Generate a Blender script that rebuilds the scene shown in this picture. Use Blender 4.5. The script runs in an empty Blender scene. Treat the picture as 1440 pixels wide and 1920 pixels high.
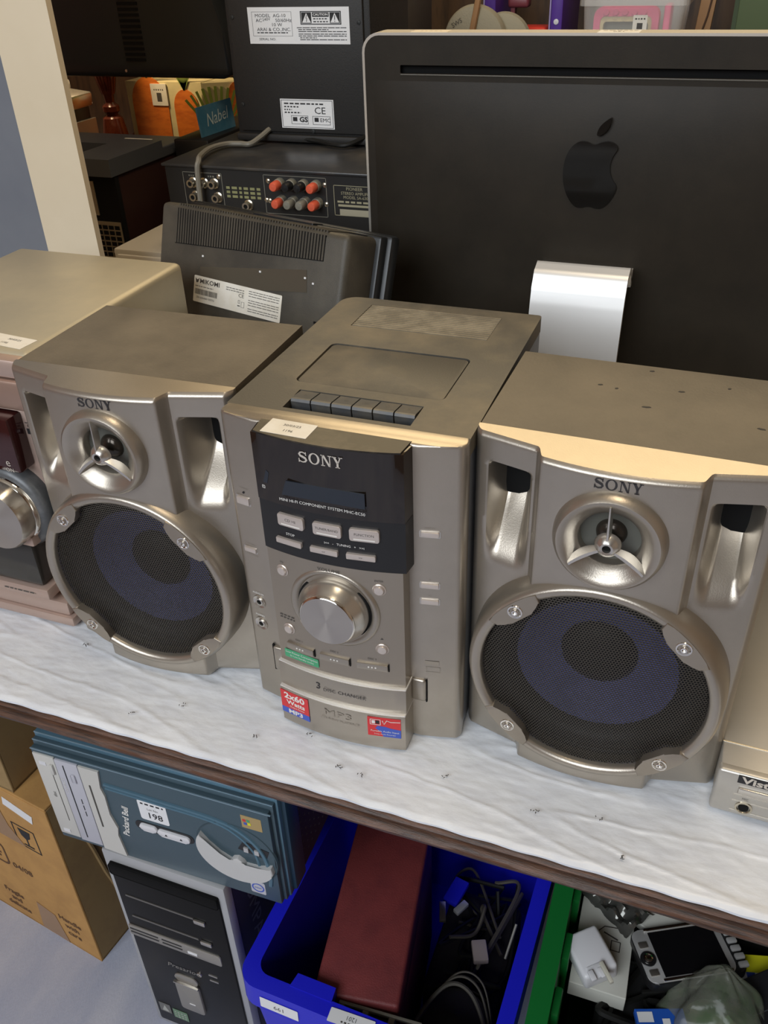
import bpy, bmesh, math, random
from mathutils import Vector, Matrix, noise as mnoise
random.seed(7)
PI = math.pi
R = math.radians
SC = bpy.context.scene
COL = SC.collection

# ------------------------------------------------------------------ camera
cam_d = bpy.data.cameras.new('camera')
cam = bpy.data.objects.new('camera', cam_d); COL.objects.link(cam)
cam_d.sensor_fit = 'VERTICAL'; cam_d.sensor_height = 24.0
cam_d.lens = 24.0 * 1637.6 / 1920.0
cam_d.clip_start = 0.02; cam_d.clip_end = 60
CR = Vector((0.93709543, 0.34763563, -0.03164847))
CU = Vector((-0.16922036, 0.53170383, 0.8298527))
CW = Vector((-0.30531398, 0.77229561, -0.55708426))
m = Matrix.Identity(4)
for i in range(3):
    m[i][0] = CR[i]; m[i][1] = CU[i]; m[i][2] = -CW[i]
m[0][3], m[1][3], m[2][3] = 0.24143788, -0.526045, 0.60718275
cam.matrix_world = m
SC.camera = cam

# ------------------------------------------------------------------ world, lights, exposure
W = bpy.data.worlds.new('world'); SC.world = W; W.use_nodes = True
bg = W.node_tree.nodes['Background']
bg.inputs[0].default_value = (0.95, 0.80, 0.66, 1); bg.inputs[1].default_value = 0.22

def area(name, loc, target, sx, sy, power, color):
    d = bpy.data.lights.new(name, 'AREA'); d.shape = 'RECTANGLE'; d.size = sx; d.size_y = sy
    d.energy = power; d.color = color
    o = bpy.data.objects.new(name, d); COL.objects.link(o)
    o.location = loc
    o.rotation_euler = (Vector(target) - Vector(loc)).to_track_quat('-Z', 'Y').to_euler()
    return o
# warm shop lamps high up beyond the shelves, a warm ceiling lamp overhead, daylight from the shop front
area('warm_lamp_rear', (-0.3, 3.0, 2.35), (0, 0.2, 0.2), 3.2, 1.1, 54, (1.0, 0.78, 0.46))
area('warm_lamp_ceiling', (0.3, 0.2, 2.5), (0, 0.2, 0), 1.3, 0.5, 18, (1.0, 0.82, 0.58))
area('shop_front_daylight', (-0.5, -2.7, 1.75), (0, 0, -0.1), 2.4, 1.5, 86, (0.88, 0.94, 1.0))
SC.view_settings.view_transform = 'Standard'; SC.view_settings.look = 'None'
SC.view_settings.exposure = 0.0; SC.view_settings.gamma = 1.0
SC.view_settings.use_curve_mapping = False

# ------------------------------------------------------------------ materials
MATS = {}
def M(name, col, rough=.5, metal=0., col2=None, nscale=30., lo=.42, hi=.62, bump=0., bscale=250., bdet=3,
      spec=.5, coat=0., trans=0., ior=1.45, alpha=1., stretch=None, aniso=0., sheen=0., detail=5., r2=None):
    if name in MATS: return MATS[name]
    mt = bpy.data.materials.new(name); mt.use_nodes = True
    nt = mt.node_tree; b = nt.nodes['Principled BSDF']
    b.inputs['Base Color'].default_value = (*col, 1)
    b.inputs['Roughness'].default_value = rough
    b.inputs['Metallic'].default_value = metal
    b.inputs['Specular IOR Level'].default_value = spec
    b.inputs['Coat Weight'].default_value = coat
    b.inputs['Transmission Weight'].default_value = trans
    b.inputs['IOR'].default_value = ior
    b.inputs['Alpha'].default_value = alpha
    b.inputs['Sheen Weight'].default_value = sheen
    if aniso:
        b.inputs['Anisotropic'].default_value = aniso; b.inputs['Anisotropic Rotation'].default_value = .25
        tg = nt.nodes.new('ShaderNodeTangent'); tg.direction_type = 'RADIAL'; tg.axis = 'Y'
        nt.links.new(tg.outputs[0], b.inputs['Tangent'])
    tc = None
    def coords():
        tc = nt.nodes.new('ShaderNodeTexCoord')
        if stretch:
            mp = nt.nodes.new('ShaderNodeMapping'); mp.inputs['Scale'].default_value = stretch
            nt.links.new(tc.outputs['Object'], mp.inputs[0]); return mp.outputs[0]
        return tc.outputs['Object']
    if col2 is not None:
        n = nt.nodes.new('ShaderNodeTexNoise'); n.inputs['Scale'].default_value = nscale
        n.inputs['Detail'].default_value = detail; n.inputs['Roughness'].default_value = .62
        nt.links.new(coords(), n.inputs['Vector'])
        mr = nt.nodes.new('ShaderNodeMapRange'); mr.inputs[1].default_value = lo; mr.inputs[2].default_value = hi
        nt.links.new(n.outputs['Fac'], mr.inputs[0])
        mx = nt.nodes.new('ShaderNodeMix'); mx.data_type = 'RGBA'
        mx.inputs[6].default_value = (*col, 1); mx.inputs[7].default_value = (*col2, 1)
        nt.links.new(mr.outputs[0], mx.inputs[0]); nt.links.new(mx.outputs[2], b.inputs['Base Color'])
        if r2 is not None:
            m2 = nt.nodes.new('ShaderNodeMapRange'); m2.inputs[3].default_value = rough; m2.inputs[4].default_value = r2
            nt.links.new(mr.outputs[0], m2.inputs[0]); nt.links.new(m2.outputs[0], b.inputs['Roughness'])
    if bump:
        n = nt.nodes.new('ShaderNodeTexNoise'); n.inputs['Scale'].default_value = bscale; n.inputs['Detail'].default_value = bdet
        nt.links.new(coords(), n.inputs['Vector'])
        bp = nt.nodes.new('ShaderNodeBump'); bp.inputs['Strength'].default_value = bump; bp.inputs['Distance'].default_value = .002
        nt.links.new(n.outputs['Fac'], bp.inputs['Height']); nt.links.new(bp.outputs[0], b.inputs['Normal'])
    MATS[name] = mt
    return mt

SILVER = M('silver_plastic', (.40, .36, .305), .34, .82, col2=(.44, .395, .335), nscale=9, bump=.05, bscale=900)
SILVER_D = M('silver_plastic_satin', (.37, .325, .268), .38, .82, bump=.04, bscale=900)
SILVER_B = M('bright_silver', (.60, .57, .52), .26, .9)
CHROME = M('chrome', (.8, .78, .74), .08, 1)
SPUN = M('spun_aluminium', (.56, .52, .46), .24, 1, aniso=.92)
WOODVINYL = M('brown_vinyl', (.10, .085, .064), .5, 0, col2=(.18, .152, .11), nscale=11, lo=.4, hi=.75, bump=.12, bscale=420, r2=.62)
DUSTTOP = M('dusty_dark_plastic', (.070, .065, .055), .46, 0, col2=(.27, .225, .15), nscale=9, lo=.44, hi=.80, bump=.08, bscale=700, detail=8, r2=.7)
DUSTSLAT = M('dusty_slats', (.20, .17, .12), .6, 0, col2=(.30, .255, .18), nscale=40)
DARKGREY = M('charcoal_plastic', (.045, .047, .05), .42, bump=.03, bscale=800)
BLACK = M('black_plastic', (.012, .012, .013), .35)
BLACKM = M('matt_black', (.006, .006, .006), .8, spec=.2)
GLOSSBLK = M('gloss_black_window', (.012, .008, .006), .06, spec=.5, coat=.3)
SMOKE = M('smoked_lid', (.018, .015, .012), .3, spec=.3, col2=(.07, .058, .042), nscale=24)
LCDM = M('lcd_glass', (.018, .023, .032), .12)
PINKBTN = M('pink_silver_button', (.62, .55, .50), .33, .55)
MESHM = M('grille_black', (.075, .066, .054), .42, .5)
CONEBLUE = M('blue_cone', (.15, .17, .46), .55, col2=(.12, .14, .38), nscale=60)
CONEBLK = M('black_cone', (.012, .012, .014), .6)
RUBBER = M('rubber_surround', (.014, .014, .015), .5)
WHITE = M('white_paper', (.80, .77, .69), .6, col2=(.74, .70, .60), nscale=40)
PAPERC = M('cool_white_paper', (.80, .81, .82), .55)
INK = M('ink_black', (.02, .02, .022), .6)
INKG = M('ink_grey', (.075, .068, .06), .6)
INKSIL = M('print_silver', (.62, .57, .50), .4, .3)
INKW = M('print_white', (.75, .74, .70), .5)
REDP = M('sticker_red', (.62, .03, .035), .35)
BLUEP = M('sticker_blue', (.05, .10, .48), .35)
GREENP = M('sticker_green', (.06, .34, .16), .35)
FOAM = M('foam_sheet_white', (.76, .79, .83), .34, col2=(.70, .73, .78), nscale=30, stretch=(1, 2.0, 1), bump=.25, bscale=90, bdet=6, spec=.6)
WOOD_E = M('table_edge_wood', (.125, .055, .028), .42, col2=(.03, .015, .009), nscale=22, stretch=(1, 14, 14), bump=.2, bscale=120, lo=.35, hi=.65)
WOOD_T = M('table_wood', (.10, .055, .03), .5, col2=(.05, .028, .016), nscale=10, stretch=(1, 10, 10))
WOOD_D = M('dark_shelf_wood', (.075, .042, .020), .55, col2=(.035, .02, .011), nscale=7, stretch=(6, 6, 1))
CARPET = M('floor_blue_grey', (.40, .43, .54), .85, col2=(.55, .56, .63), nscale=9, stretch=(1, .35, 1), lo=.35, hi=.68, bump=.3, bscale=500)
ALU = M('imac_aluminium', (.78, .74, .66), .30, .8)
ALU2 = M('stand_aluminium', (.80, .80, .79), .38, .45)
IMACB = M('imac_black_back', (.016, .0125, .008), .5, spec=.3, col2=(.026, .020, .013), nscale=18, lo=.3, hi=.8, bump=.03, bscale=600)
IMACLOGO = M('imac_logo_gloss', (.010, .009, .008), .08, spec=.25)
CARD = M('cardboard', (.52, .29, .095), .8, col2=(.44, .24, .08), nscale=14, bump=.1, bscale=200)
CARD_SHADED = M('cardboard_shaded', (.34, .23, .10), .85, col2=(.29, .19, .085), nscale=14)  # same card with shade mixed into its colour, for faces turned from the light
TAPE = M('packing_tape', (.33, .19, .085), .22)
TEAL = M('teal_case', (.070, .112, .138), .36, .25, bump=.03, bscale=700)
TEALL = M('teal_ridge', (.11, .21, .28), .26, .35)
NAVY = M('navy_case_top', (.022, .055, .09), .4, .2)
CASEBLK = M('case_steel_black', (.022, .024, .024), .5, .2)
BEIGE = M('beige_drive', (.58, .57, .53), .5)
LILAC = M('lilac_drive', (.50, .50, .55), .5)
GREYPL = M('grey_plastic', (.56, .56, .55), .5, bump=.15, bscale=900)
COMPSIL = M('tower_silver', (.48, .49, .50), .4, .35)
COMPBLK = M('tower_black', (.006, .006, .006), .32, spec=.2)
COMPSIDE = M('tower_side', (.035, .034, .046), .55)
BLUEC = M('crate_blue', (.014, .016, .62), .36, bump=.05, bscale=300)
GREENC = M('crate_green', (.008, .16, .03), .4, bump=.1, bscale=60)
MAROON = M('maroon_leatherette', (.19, .035, .035), .55, bump=.25, bscale=500, col2=(.15, .028, .03), nscale=20)
CREAM = M('cream_panel', (.74, .64, .47), .5, col2=(.70, .60, .43), nscale=3)
SLATE = M('slate_inset', (.20, .215, .24), .45, col2=(.16, .175, .205), nscale=2)
BEIGETOP = M('dusty_silver_top', (.40, .36, .27), .42, .25, col2=(.50, .44, .31), nscale=7, lo=.4, hi=.7, bump=.04, bscale=500)
PINKSIL = M('pink_silver', (.47, .35, .295), .42, .45)
PINKSIL2 = M('pink_silver_dark', (.38, .255, .20), .36, .55)
WINE = M('wine_display', (.035, .008, .008), .1, coat=.4)
KNOBGREY = M('knob_collar', (.10, .105, .11), .4, .3, col2=(.16, .165, .17), nscale=35)
DVDTOP = M('dvd_silver', (.47, .45, .41), .38, .6, bump=.03, bscale=900, col2=(.52, .49, .44), nscale=6)
TVB = M('tv_back_plastic', (.050, .045, .036), .5, col2=(.10, .088, .066), nscale=14, lo=.4, hi=.8, bump=.15, bscale=900, detail=8)
TVD = M('tv_dark', (.014, .016, .018), .35)
AMPB = M('amp_black', (.014, .013, .012), .5)
AMPT = M('amp_top', (.055, .055, .056), .32, .4, col2=(.13, .115, .095), nscale=12, lo=.45, hi=.75)
REDPOST = M('post_red', (.70, .12, .06), .35)
GREYPOST = M('post_grey', (.22, .21, .17), .4)
NICKEL = M('nickel', (.55, .50, .40), .25, .9)
GUITB = M('tolex_black', (.018, .017, .016), .6, bump=.2, bscale=900)
CABLE = M('grey_cable', (.20, .185, .15), .45)
CABLEB = M('black_cable', (.008, .008, .007), .55, spec=.3)
MAHOG = M('mahogany', (.16, .035, .018), .16, coat=.5, col2=(.09, .018, .01), nscale=20)
CARROT = M('carrot_print', (.72, .19, .02), .6, col2=(.55, .12, .012), nscale=22, stretch=(1, 1, 3))
BAGCREAM = M('bag_cream', (.72, .62, .34), .7, col2=(.62, .55, .30), nscale=15)
LEAF = M('leaf_print', (.22, .30, .05), .7)
CARDBLUE = M('blue_card', (.045, .16, .25), .4, col2=(.10, .22, .30), nscale=16)
GREYFAB = M('grey_fabric', (.11, .10, .085), .9, bump=.4, bscale=700)
PURPLE = M('purple_plastic', (.10, .04, .30), .35)
PINKP = M('pink_plastic', (.80, .10, .26), .45)
CLEARP = M('clear_plastic', (.85, .84, .80), .12, trans=.0, alpha=.30)
BAGPL = M('polythene', (.20, .21, .17), .2, alpha=.48, col2=(.10, .15, .08), nscale=18, bump=.6, bscale=40)
STRAW = M('grey_weave', (.36, .33, .24), .8, bump=.4, bscale=300)
TAN = M('tan_strap', (.36, .20, .09), .6)
OLIVE = M('olive_green_panel', (.085, .12, .05), .6)
REDB = M('red_plastic', (.72, .05, .03), .4)
WHITEPL = M('white_plastic', (.72, .72, .74), .35)
YELLOW = M('yellow_card', (.72, .70, .02), .5)
FLUFF = M('black_fluff', (.008, .008, .008), .95)
DEVSIL = M('device_silver', (.60, .60, .59), .28, .45)
SCREEN = M('device_screen', (.006, .006, .007), .12)

# ------------------------------------------------------------------ mesh builder
FRONT = Matrix(((1, 0, 0, 0), (0, 0, -1, 0), (0, 1, 0, 0), (0, 0, 0, 1)))      # (a right, b up, c out) -> facing -y
RIGHT = Matrix(((0, 0, 1, 0), (1, 0, 0, 0), (0, 1, 0, 0), (0, 0, 0, 1)))       # facing +x : a->+y, b->+z, c->+x
def T(x, y, z): return Matrix.Translation((x, y, z))
def frame(o, r, u):
    r = Vector(r).normalized(); u = Vector(u); n = r.cross(u).normalized(); u = n.cross(r)
    mm = Matrix.Identity(4)
    for i in range(3):
        mm[i][0] = r[i]; mm[i][1] = u[i]; mm[i][2] = n[i]; mm[i][3] = o[i]
    return mm

class MB:
    def __init__(s, M0=None):
        s.bm = bmesh.new(); s.M = M0 or Matrix.Identity(4)
    def at(s, M0): s.M = M0; return s
    def _v(s, p): return s.bm.verts.new(s.M @ Vector(p))
    def _f(s, vs):
        try: return s.bm.faces.new(vs)
        except ValueError: return None
    def box(s, x0, x1, y0, y1, z0, z1, bev=0., seg=2):
        v = [s._v(p) for p in ((x0, y0, z0), (x1, y0, z0), (x1, y1, z0), (x0, y1, z0), (x0, y0, z1), (x1, y0, z1), (x1, y1, z1), (x0, y1, z1))]
        fs = [s._f([v[i] for i in q]) for q in ((0, 3, 2, 1), (4, 5, 6, 7), (0, 1, 5, 4), (1, 2, 6, 5), (2, 3, 7, 6), (3, 0, 4, 7))]
        if s.M.to_3x3().determinant() < 0: bmesh.ops.reverse_faces(s.bm, faces=fs)
        if bev:
            es = list({e for f in fs for e in f.edges})
            bmesh.ops.bevel(s.bm, geom=es, offset=bev, segments=seg, profile=.5, affect='EDGES')
        return s
    def prism(s, pts, z0, z1, bev=0., seg=2):
        a = [s._v((p[0], p[1], z0)) for p in pts]; b = [s._v((p[0], p[1], z1)) for p in pts]
        n = len(pts)
        ar = sum(pts[i][0] * pts[(i + 1) % n][1] - pts[(i + 1) % n][0] * pts[i][1] for i in range(n))
        if ar < 0: a.reverse(); b.reverse()
        top = s._f(b); bot = s._f(a[::-1])
        sd = [s._f([a[i], a[(i + 1) % n], b[(i + 1) % n], b[i]]) for i in range(n)]
        if bev and top:
            bmesh.ops.bevel(s.bm, geom=list(top.edges), offset=bev, segments=seg, profile=.5, affect='EDGES')
        return s
    def lathe(s, prof, n=32, axis='c', cx=0, cy=0, closed=False, a0=0., a1=2 * PI):
        # prof: (r, h) pairs; revolves about local c axis through (cx, cy)
        full = abs(a1 - a0 - 2 * PI) < 1e-6
        k = n if full else n + 1
        rings = []
        for i in range(k):
            a = a0 + (a1 - a0) * i / n
            ca, sa = math.cos(a), math.sin(a)
            rings.append([s._v((cx + r * ca, cy + r * sa, h)) for r, h in prof])
        for i in range(n if full else n):
            A = rings[i]; B = rings[(i + 1) % k]
            for j in range(len(prof) - 1):
                if prof[j][0] < 1e-6 and prof[j + 1][0] < 1e-6: continue
                if prof[j][0] < 1e-6: s._f([A[j], B[j + 1], A[j + 1]])
                elif prof[j + 1][0] < 1e-6: s._f([A[j], B[j], A[j + 1]])
                else: s._f([A[j], B[j], B[j + 1], A[j + 1]])
        return s
    def cyl(s, cx, cy, z0, z1, r, n=20, r1=None, bev=0.):
        r1 = r if r1 is None else r1
        pr = [(0, z0), (r, z0), (r1, z1 - bev), (r1 - bev, z1), (0, z1)] if bev else [(0, z0), (r, z0), (r1, z1), (0, z1)]
        return s.lathe(pr, n, cx=cx, cy=cy)
    def tube(s, pts, r, n=8):
        pts = [Vector(p) for p in pts]; rs = r if isinstance(r, (list, tuple)) else [r] * len(pts)
        prev = None; up = Vector((0, 0, 1))
        for i, p in enumerate(pts):
            t = (pts[min(i + 1, len(pts) - 1)] - pts[max(i - 1, 0)]).normalized()
            if i == 0:
                if abs(t.dot(up)) > .95: up = Vector((0, 1, 0))
                x = t.cross(up).normalized()
            else: x = (x - t * x.dot(t)).normalized()
            y = t.cross(x)
            ring = [s._v(p + x * rs[i] * math.cos(2 * PI * k / n) + y * rs[i] * math.sin(2 * PI * k / n)) for k in range(n)]
            if prev:
                for k in range(n): s._f([prev[k], prev[(k + 1) % n], ring[(k + 1) % n], ring[k]])
            else: s._f(ring[::-1])
            prev = ring
        s._f(prev); return s
    def ribbon(s, pts, widths, z0, z1):
        # flat stroke in the a-b plane with a little thickness
        n = len(pts); L = []; Rr = []
        for i, p in enumerate(pts):
            a = pts[max(i - 1, 0)]; b = pts[min(i + 1, n - 1)]
            dx, dy = b[0] - a[0], b[1] - a[1]; l = math.hypot(dx, dy) or 1
            w = widths[i] / 2 if isinstance(widths, (list, tuple)) else widths / 2
            L.append((p[0] - dy / l * w, p[1] + dx / l * w)); Rr.append((p[0] + dy / l * w, p[1] - dx / l * w))
        vl = [s._v((*p, z1)) for p in L]; vr = [s._v((*p, z1)) for p in Rr]
        bl = [s._v((*p, z0)) for p in L]; br = [s._v((*p, z0)) for p in Rr]
        for i in range(n - 1):
            s._f([vl[i], vr[i], vr[i + 1], vl[i + 1]])
            s._f([bl[i], vl[i], vl[i + 1], bl[i + 1]]); s._f([vr[i], br[i], br[i + 1], vr[i + 1]])
        return s
    def grid(s, fn, nu, nv, flip=False):
        g = [[s._v(fn(i / nu, j / nv)) for j in range(nv + 1)] for i in range(nu + 1)]
        for i in range(nu):
            for j in range(nv):
                q = [g[i][j], g[i + 1][j], g[i + 1][j + 1], g[i][j + 1]]
                s._f(q[::-1] if flip else q)
        return g
    def text(s, txt, size, x, y, z, align='CENTER', sx=1., bold=0., ext=.00012, shear=0., rot=0.):
        c = bpy.data.curves.new('t', 'FONT'); c.body = txt; c.size = size; c.align_x = align; c.align_y = 'CENTER'
        c.resolution_u = 2; c.offset = bold; c.shear = shear; c.fill_mode = 'FRONT'
        ob = bpy.data.objects.new('t', c)
        me = bpy.data.meshes.new_from_object(ob)
        mm = s.M @ T(x, y, z) @ Matrix.Rotation(rot, 4, 'Z') @ Matrix.Diagonal((sx, 1, 1, 1))
        vs = [s.bm.verts.new(mm @ v.co) for v in me.vertices]
        for p in me.polygons: s._f([vs[i] for i in p.vertices])
        bpy.data.objects.remove(ob); bpy.data.curves.remove(c); bpy.data.meshes.remove(me)
        return s
    def rect(s, x0, x1, y0, y1, z):
        s._f([s._v(p) for p in ((x0, y0, z), (x1, y0, z), (x1, y1, z), (x0, y1, z))]); return s
    def outline(s, x0, x1, y0, y1, z, w):
        s.rect(x0, x1, y0, y0 + w, z); s.rect(x0, x1, y1 - w, y1, z); s.rect(x0, x0 + w, y0, y1, z); s.rect(x1 - w, x1, y0, y1, z); return s
    def lines(s, x0, x1, ys, z, w):
        # illegible small print: broken dashes
        rr = random.Random(int(abs(x0 * 1e5)) + len(ys))
        for y in ys:
            x = x0
            while x < x1:
                l = rr.uniform(.05, .16) * (x1 - x0) + .0008
                s.rect(x, min(x + l, x1), y - w / 2, y + w / 2, z); x += l + w * .9
        return s
    def build(s, name, mat, parent=None, smooth=False, angle=40, loc=None):
        bm = s.bm
        me = bpy.data.meshes.new(name)
        bm.to_mesh(me); bm.free()
        me.materials.append(mat)
        if smooth:
            me.polygons.foreach_set('use_smooth', [True] * len(me.polygons))
            try: me.set_sharp_from_angle(angle=R(angle))
            except Exception: pass
        o = bpy.data.objects.new(name, me); COL.objects.link(o)
        if parent: o.parent = parent
        if loc: o.location = loc
        return o

def rrect(x0, x1, y0, y1, r, n=4):
    pts = []
    for cx, cy, a in ((x1 - r, y1 - r, 0), (x0 + r, y1 - r, 90), (x0 + r, y0 + r, 180), (x1 - r, y0 + r, 270)):
        for k in range(n + 1):
            t = R(a + 90 * k / n); pts.append((cx + r * math.cos(t), cy + r * math.sin(t)))
    return pts
def plate_holes(mb, outer, holes, z0, z1):
    """flat plate with through holes, local a-b plane, from z0 (bottom) to z1 (top)"""
    es = []
    def loop(pts, z):
        v = [mb._v((p[0], p[1], z)) for p in pts]
        return v, [mb.bm.edges.new((v[i], v[(i + 1) % len(v)])) for i in range(len(v))]
    loops = []
    for pts in [outer] + holes:
        v, e = loop(pts, z1); es += e; loops.append((pts, v))
    r = bmesh.ops.triangle_fill(mb.bm, edges=es, use_beauty=True, use_dissolve=False)
    nrm = (mb.M.to_3x3() @ Vector((0, 0, 1)))
    for f in r['geom']:
        if isinstance(f, bmesh.types.BMFace):
            f.normal_update()
            if f.normal.dot(nrm) < 0: f.normal_flip()
    for pts, v in loops:
        b = [mb._v((p[0], p[1], z0)) for p in pts]; n = len(v)
        for i in range(n): mb._f([v[i], b[i], b[(i + 1) % n], v[(i + 1) % n]])
    return mb

def thing(name, label, cat, loc=(0, 0, 0), rotz=0., group=None, rot=None):
    o = bpy.data.objects.new(name, None); COL.objects.link(o); o.empty_display_size = .05
    o.location = loc; o.rotation_euler = rot if rot else (0, 0, rotz)
    o['label'] = label; o['category'] = cat
    if group: o['group'] = group
    return o
def tag(o, label, cat, group=None):
    o['label'] = label; o['category'] = cat
    if group: o['group'] = group
    return o
def struct(o): o['kind'] = 'structure'; return o
def lab(o, s): o['label'] = s; return o

def sticker(parent, fr, x0, x1, y0, y1, mat, draw, ink=INK, name='sticker', label=None, r=.0008, z=.0002, z0=0.):
    p = MB(fr).prism(rrect(x0, x1, y0, y1, r, 2), z0, z).build(name, mat, parent)
    if label: p['label'] = label
    if draw:
        b = MB(fr); draw(b, z + .00012); b.build('print', ink, p)
    return p

def sony(mb, x, y, h, z):
    """slab serif lettering S O N Y, centred on x, cap height h"""
    def X(a): return x + (a - 1.9) * h
    def Y(b): return y + (b - .5) * h
    def poly(pts): mb._f([mb._v((X(a), Y(b), z)) for a, b in pts])
    # S
    pts = [(.70, .74), (.62, .87), (.42, .95), (.22, .90), (.13, .75), (.22, .61), (.44, .52), (.64, .42), (.72, .27), (.62, .11), (.40, .05), (.18, .11), (.09, .27)]
    wd = [.06, .10, .10, .14, .18, .20, .20, .20, .18, .14, .10, .10, .06]
    mb.ribbon([(X(a), Y(b)) for a, b in pts], [w * h for w in wd], z - .0001, z)
    poly([(.66, .66), (.74, .66), (.74, .98), (.66, .98)]); poly([(.05, .02), (.13, .02), (.13, .36), (.05, .36)])
    # O
    for k in range(28):
        a, b = 2 * PI * k / 28, 2 * PI * (k + 1) / 28
        poly([(1.40 + .48 * math.cos(a), .5 + .52 * math.sin(a)), (1.40 + .48 * math.cos(b), .5 + .52 * math.sin(b)),
              (1.40 + .29 * math.cos(b), .5 + .43 * math.sin(b)), (1.40 + .29 * math.cos(a), .5 + .43 * math.sin(a))])
    # N
    poly([(2.10, .04), (2.19, .04), (2.19, .96), (2.10, .96)]); poly([(2.71, .04), (2.80, .04), (2.80, .96), (2.71, .96)])
    poly([(2.08, 1), (2.30, 1), (2.82, 0), (2.64, 0)])
    poly([(1.99, 0), (2.32, 0), (2.32, .08), (1.99, .08)]); poly([(2.60, .92), (2.92, .92), (2.92, 1), (2.60, 1)]); poly([(1.99, .92), (2.25, .92), (2.25, 1), (1.99, 1)])
    # Y
    poly([(3.32, 0), (3.50, 0), (3.50, .46), (3.32, .46)]); poly([(3.02, 1), (3.23, 1), (3.52, .44), (3.32, .40)]); poly([(3.62, 1), (3.72, 1), (3.50, .42), (3.42, .46)])
    poly([(3.22, 0), (3.60, 0), (3.60, .08), (3.22, .08)]); poly([(2.96, .92), (3.32, .92), (3.32, 1), (2.96, 1)]); poly([(3.52, .92), (3.84, .92), (3.84, 1), (3.52, 1)])

# ================================================================== the setting
FZ = -.84
b = MB(); b.box(-3.1, 3.1, -3.6, 4.1, FZ - .05, FZ); struct(b.build('floor', CARPET))
b = MB(); b.box(-3, 3, 4.0, 4.1, FZ, 2.75); struct(b.build('wall_back', M('rear_wall_ochre', (.42, .31, .18), .7)))
b = MB(); b.box(-3.1, -3, -3.6, 4.1, FZ, 2.75); struct(b.build('wall_left', M('left_wall_brick', (.34, .15, .09), .7)))
b = MB(); b.box(3, 3.1, -3.6, 4.1, FZ, 2.75); struct(b.build('wall_right', M('right_wall_tan', (.40, .30, .21), .7)))
b = MB(); b.box(-3, 3, -3.6, -3.5, FZ, 2.75); struct(b.build('wall_front', M('front_wall_brown', (.26, .17, .12), .7)))
b = MB(); b.box(-3.1, 3.1, -3.6, 4.1, 2.75, 2.85); struct(b.build('ceiling', M('ceiling_cream', (.62, .56, .45), .8)))
b = MB(); b.box(-2.2, 1.6, 1.66, 1.70, FZ, 1.05); tag(b.build('partition_board', WOOD_D), 'dark brown wooden partition behind the back shelf', 'partition')

# trestle table under the hi-fi row
t = thing('display_table', 'long dark wooden table with moulded edge carrying the hi-fi row', 'table', (-.2, .24, FZ))
oz = -FZ
def TB(): return MB(T(.2, -.24, oz))
TB().box(-1.6, 1.2, -.0900, .575, -.030, -.0065).build('table_top', WOOD_T, t)
# moulded front edge: bead, groove, ogee
pr = [(y_ + .0065, z_ * .80 - .0012) for y_, z_ in ((-.095, -.007), (-.1030, -.0085), (-.1055, -.012), (-.1045, -.0155), (-.1010, -.0170), (-.1010, -.0195), (-.1065, -.0215), (-.1090, -.0260), (-.1075, -.0315), (-.1020, -.0360), (-.092, -.0375), (-.090, -.0375), (-.090, -.007))]
mb = TB()
def edge_pt(i, k):
    x = -1.6 + 2.8 * k / 160
    w = .0006 * mnoise.noise((x * 18, i * 1.3, 0)) + .0004 * mnoise.noise((x * 70, i, 3))
    return (x, pr[i][0] + w, pr[i][1] + w * .6)
vs = [[mb._v(edge_pt(i, k)) for i in range(len(pr))] for k in range(161)]
for k in range(160):
    for i in range(len(pr)):
        j = (i + 1) % len(pr); mb._f([vs[k][i], vs[k + 1][i], vs[k + 1][j], vs[k][j]])
mb._f(vs[0][::-1]); mb._f(vs[-1])
mb.build('edge_moulding', WOOD_E, t, True, 50)
for x in (-1.5, 1.1):
    for y in (-.02, .52): TB().box(x - .03, x + .03, y - .03, y + .03, FZ, -.034, .004).build('leg', WOOD_T, t)
TB().box(-1.6, 1.2, .50, .52, -.10, -.034).build('apron', WOOD_T, t)

t = thing('rear_table', 'plain dark wooden table behind the hi-fi row', 'table', (-.2, .97, FZ))
def TB(): return MB(T(.2, -.97, oz))
TB().box(-1.7, 1.2, .585, 1.42, -.034, 0, .003).build('table_top', WOOD_T, t)
for x in (-1.6, 1.1):
    for y in (.64, 1.36): TB().box(x - .03, x + .03, y - .03, y + .03, FZ, -.034).build('leg', WOOD_T, t)

# white packing foam sheet over the table
def foam_z(x, y):
    n1 = mnoise.noise((x * 14, y * 34, 0)); n2 = mnoise.noise((x * 45, y * 90, 5)); n3 = mnoise.noise((x * 110, y * 200, 9))
    w = min(1., max(0., (.02 - y) / .06))
    z = -.0026 + .0006 * n1 + .0005 * n2 + .00035 * n3
    r = 1 - abs(mnoise.noise((x * 5 + 3, y * 34 + x * 4, 7)))
    z += .0009 * max(0, r - .90) / .10
    z = min(z, -.0004)
    d = -.1030 - y
    if y < -.092: z -= min(.002, (-.092 - y) * .4)
    return z
mb = MB()
mb.grid(lambda u, v: (-1.0 + 1.75 * u, -.0965 + .0005 * math.sin(u * 260) + .134 * v, foam_z(-1.0 + 1.75 * u, -.0965 + .134 * v)), 560, 90)
mb.grid(lambda u, v: (-1.0 + 1.75 * u, .0375 + .53 * v, foam_z(-1.0 + 1.75 * u, .0375 + .53 * v) if v < .02 else -.003), 560, 6)
mb.grid(lambda u, v: (-1.0 + 1.75 * u, -.0965 + .0005 * math.sin(u * 260), -.0066 + v * (foam_z(-1.0 + 1.75 * u, -.0965) + .0066)), 560, 1)
fo = mb.build('foam_sheet', FOAM, None, True, 180)
tag(fo, 'crinkled white packing foam sheet spread over the table top', 'foam sheet')
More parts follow.
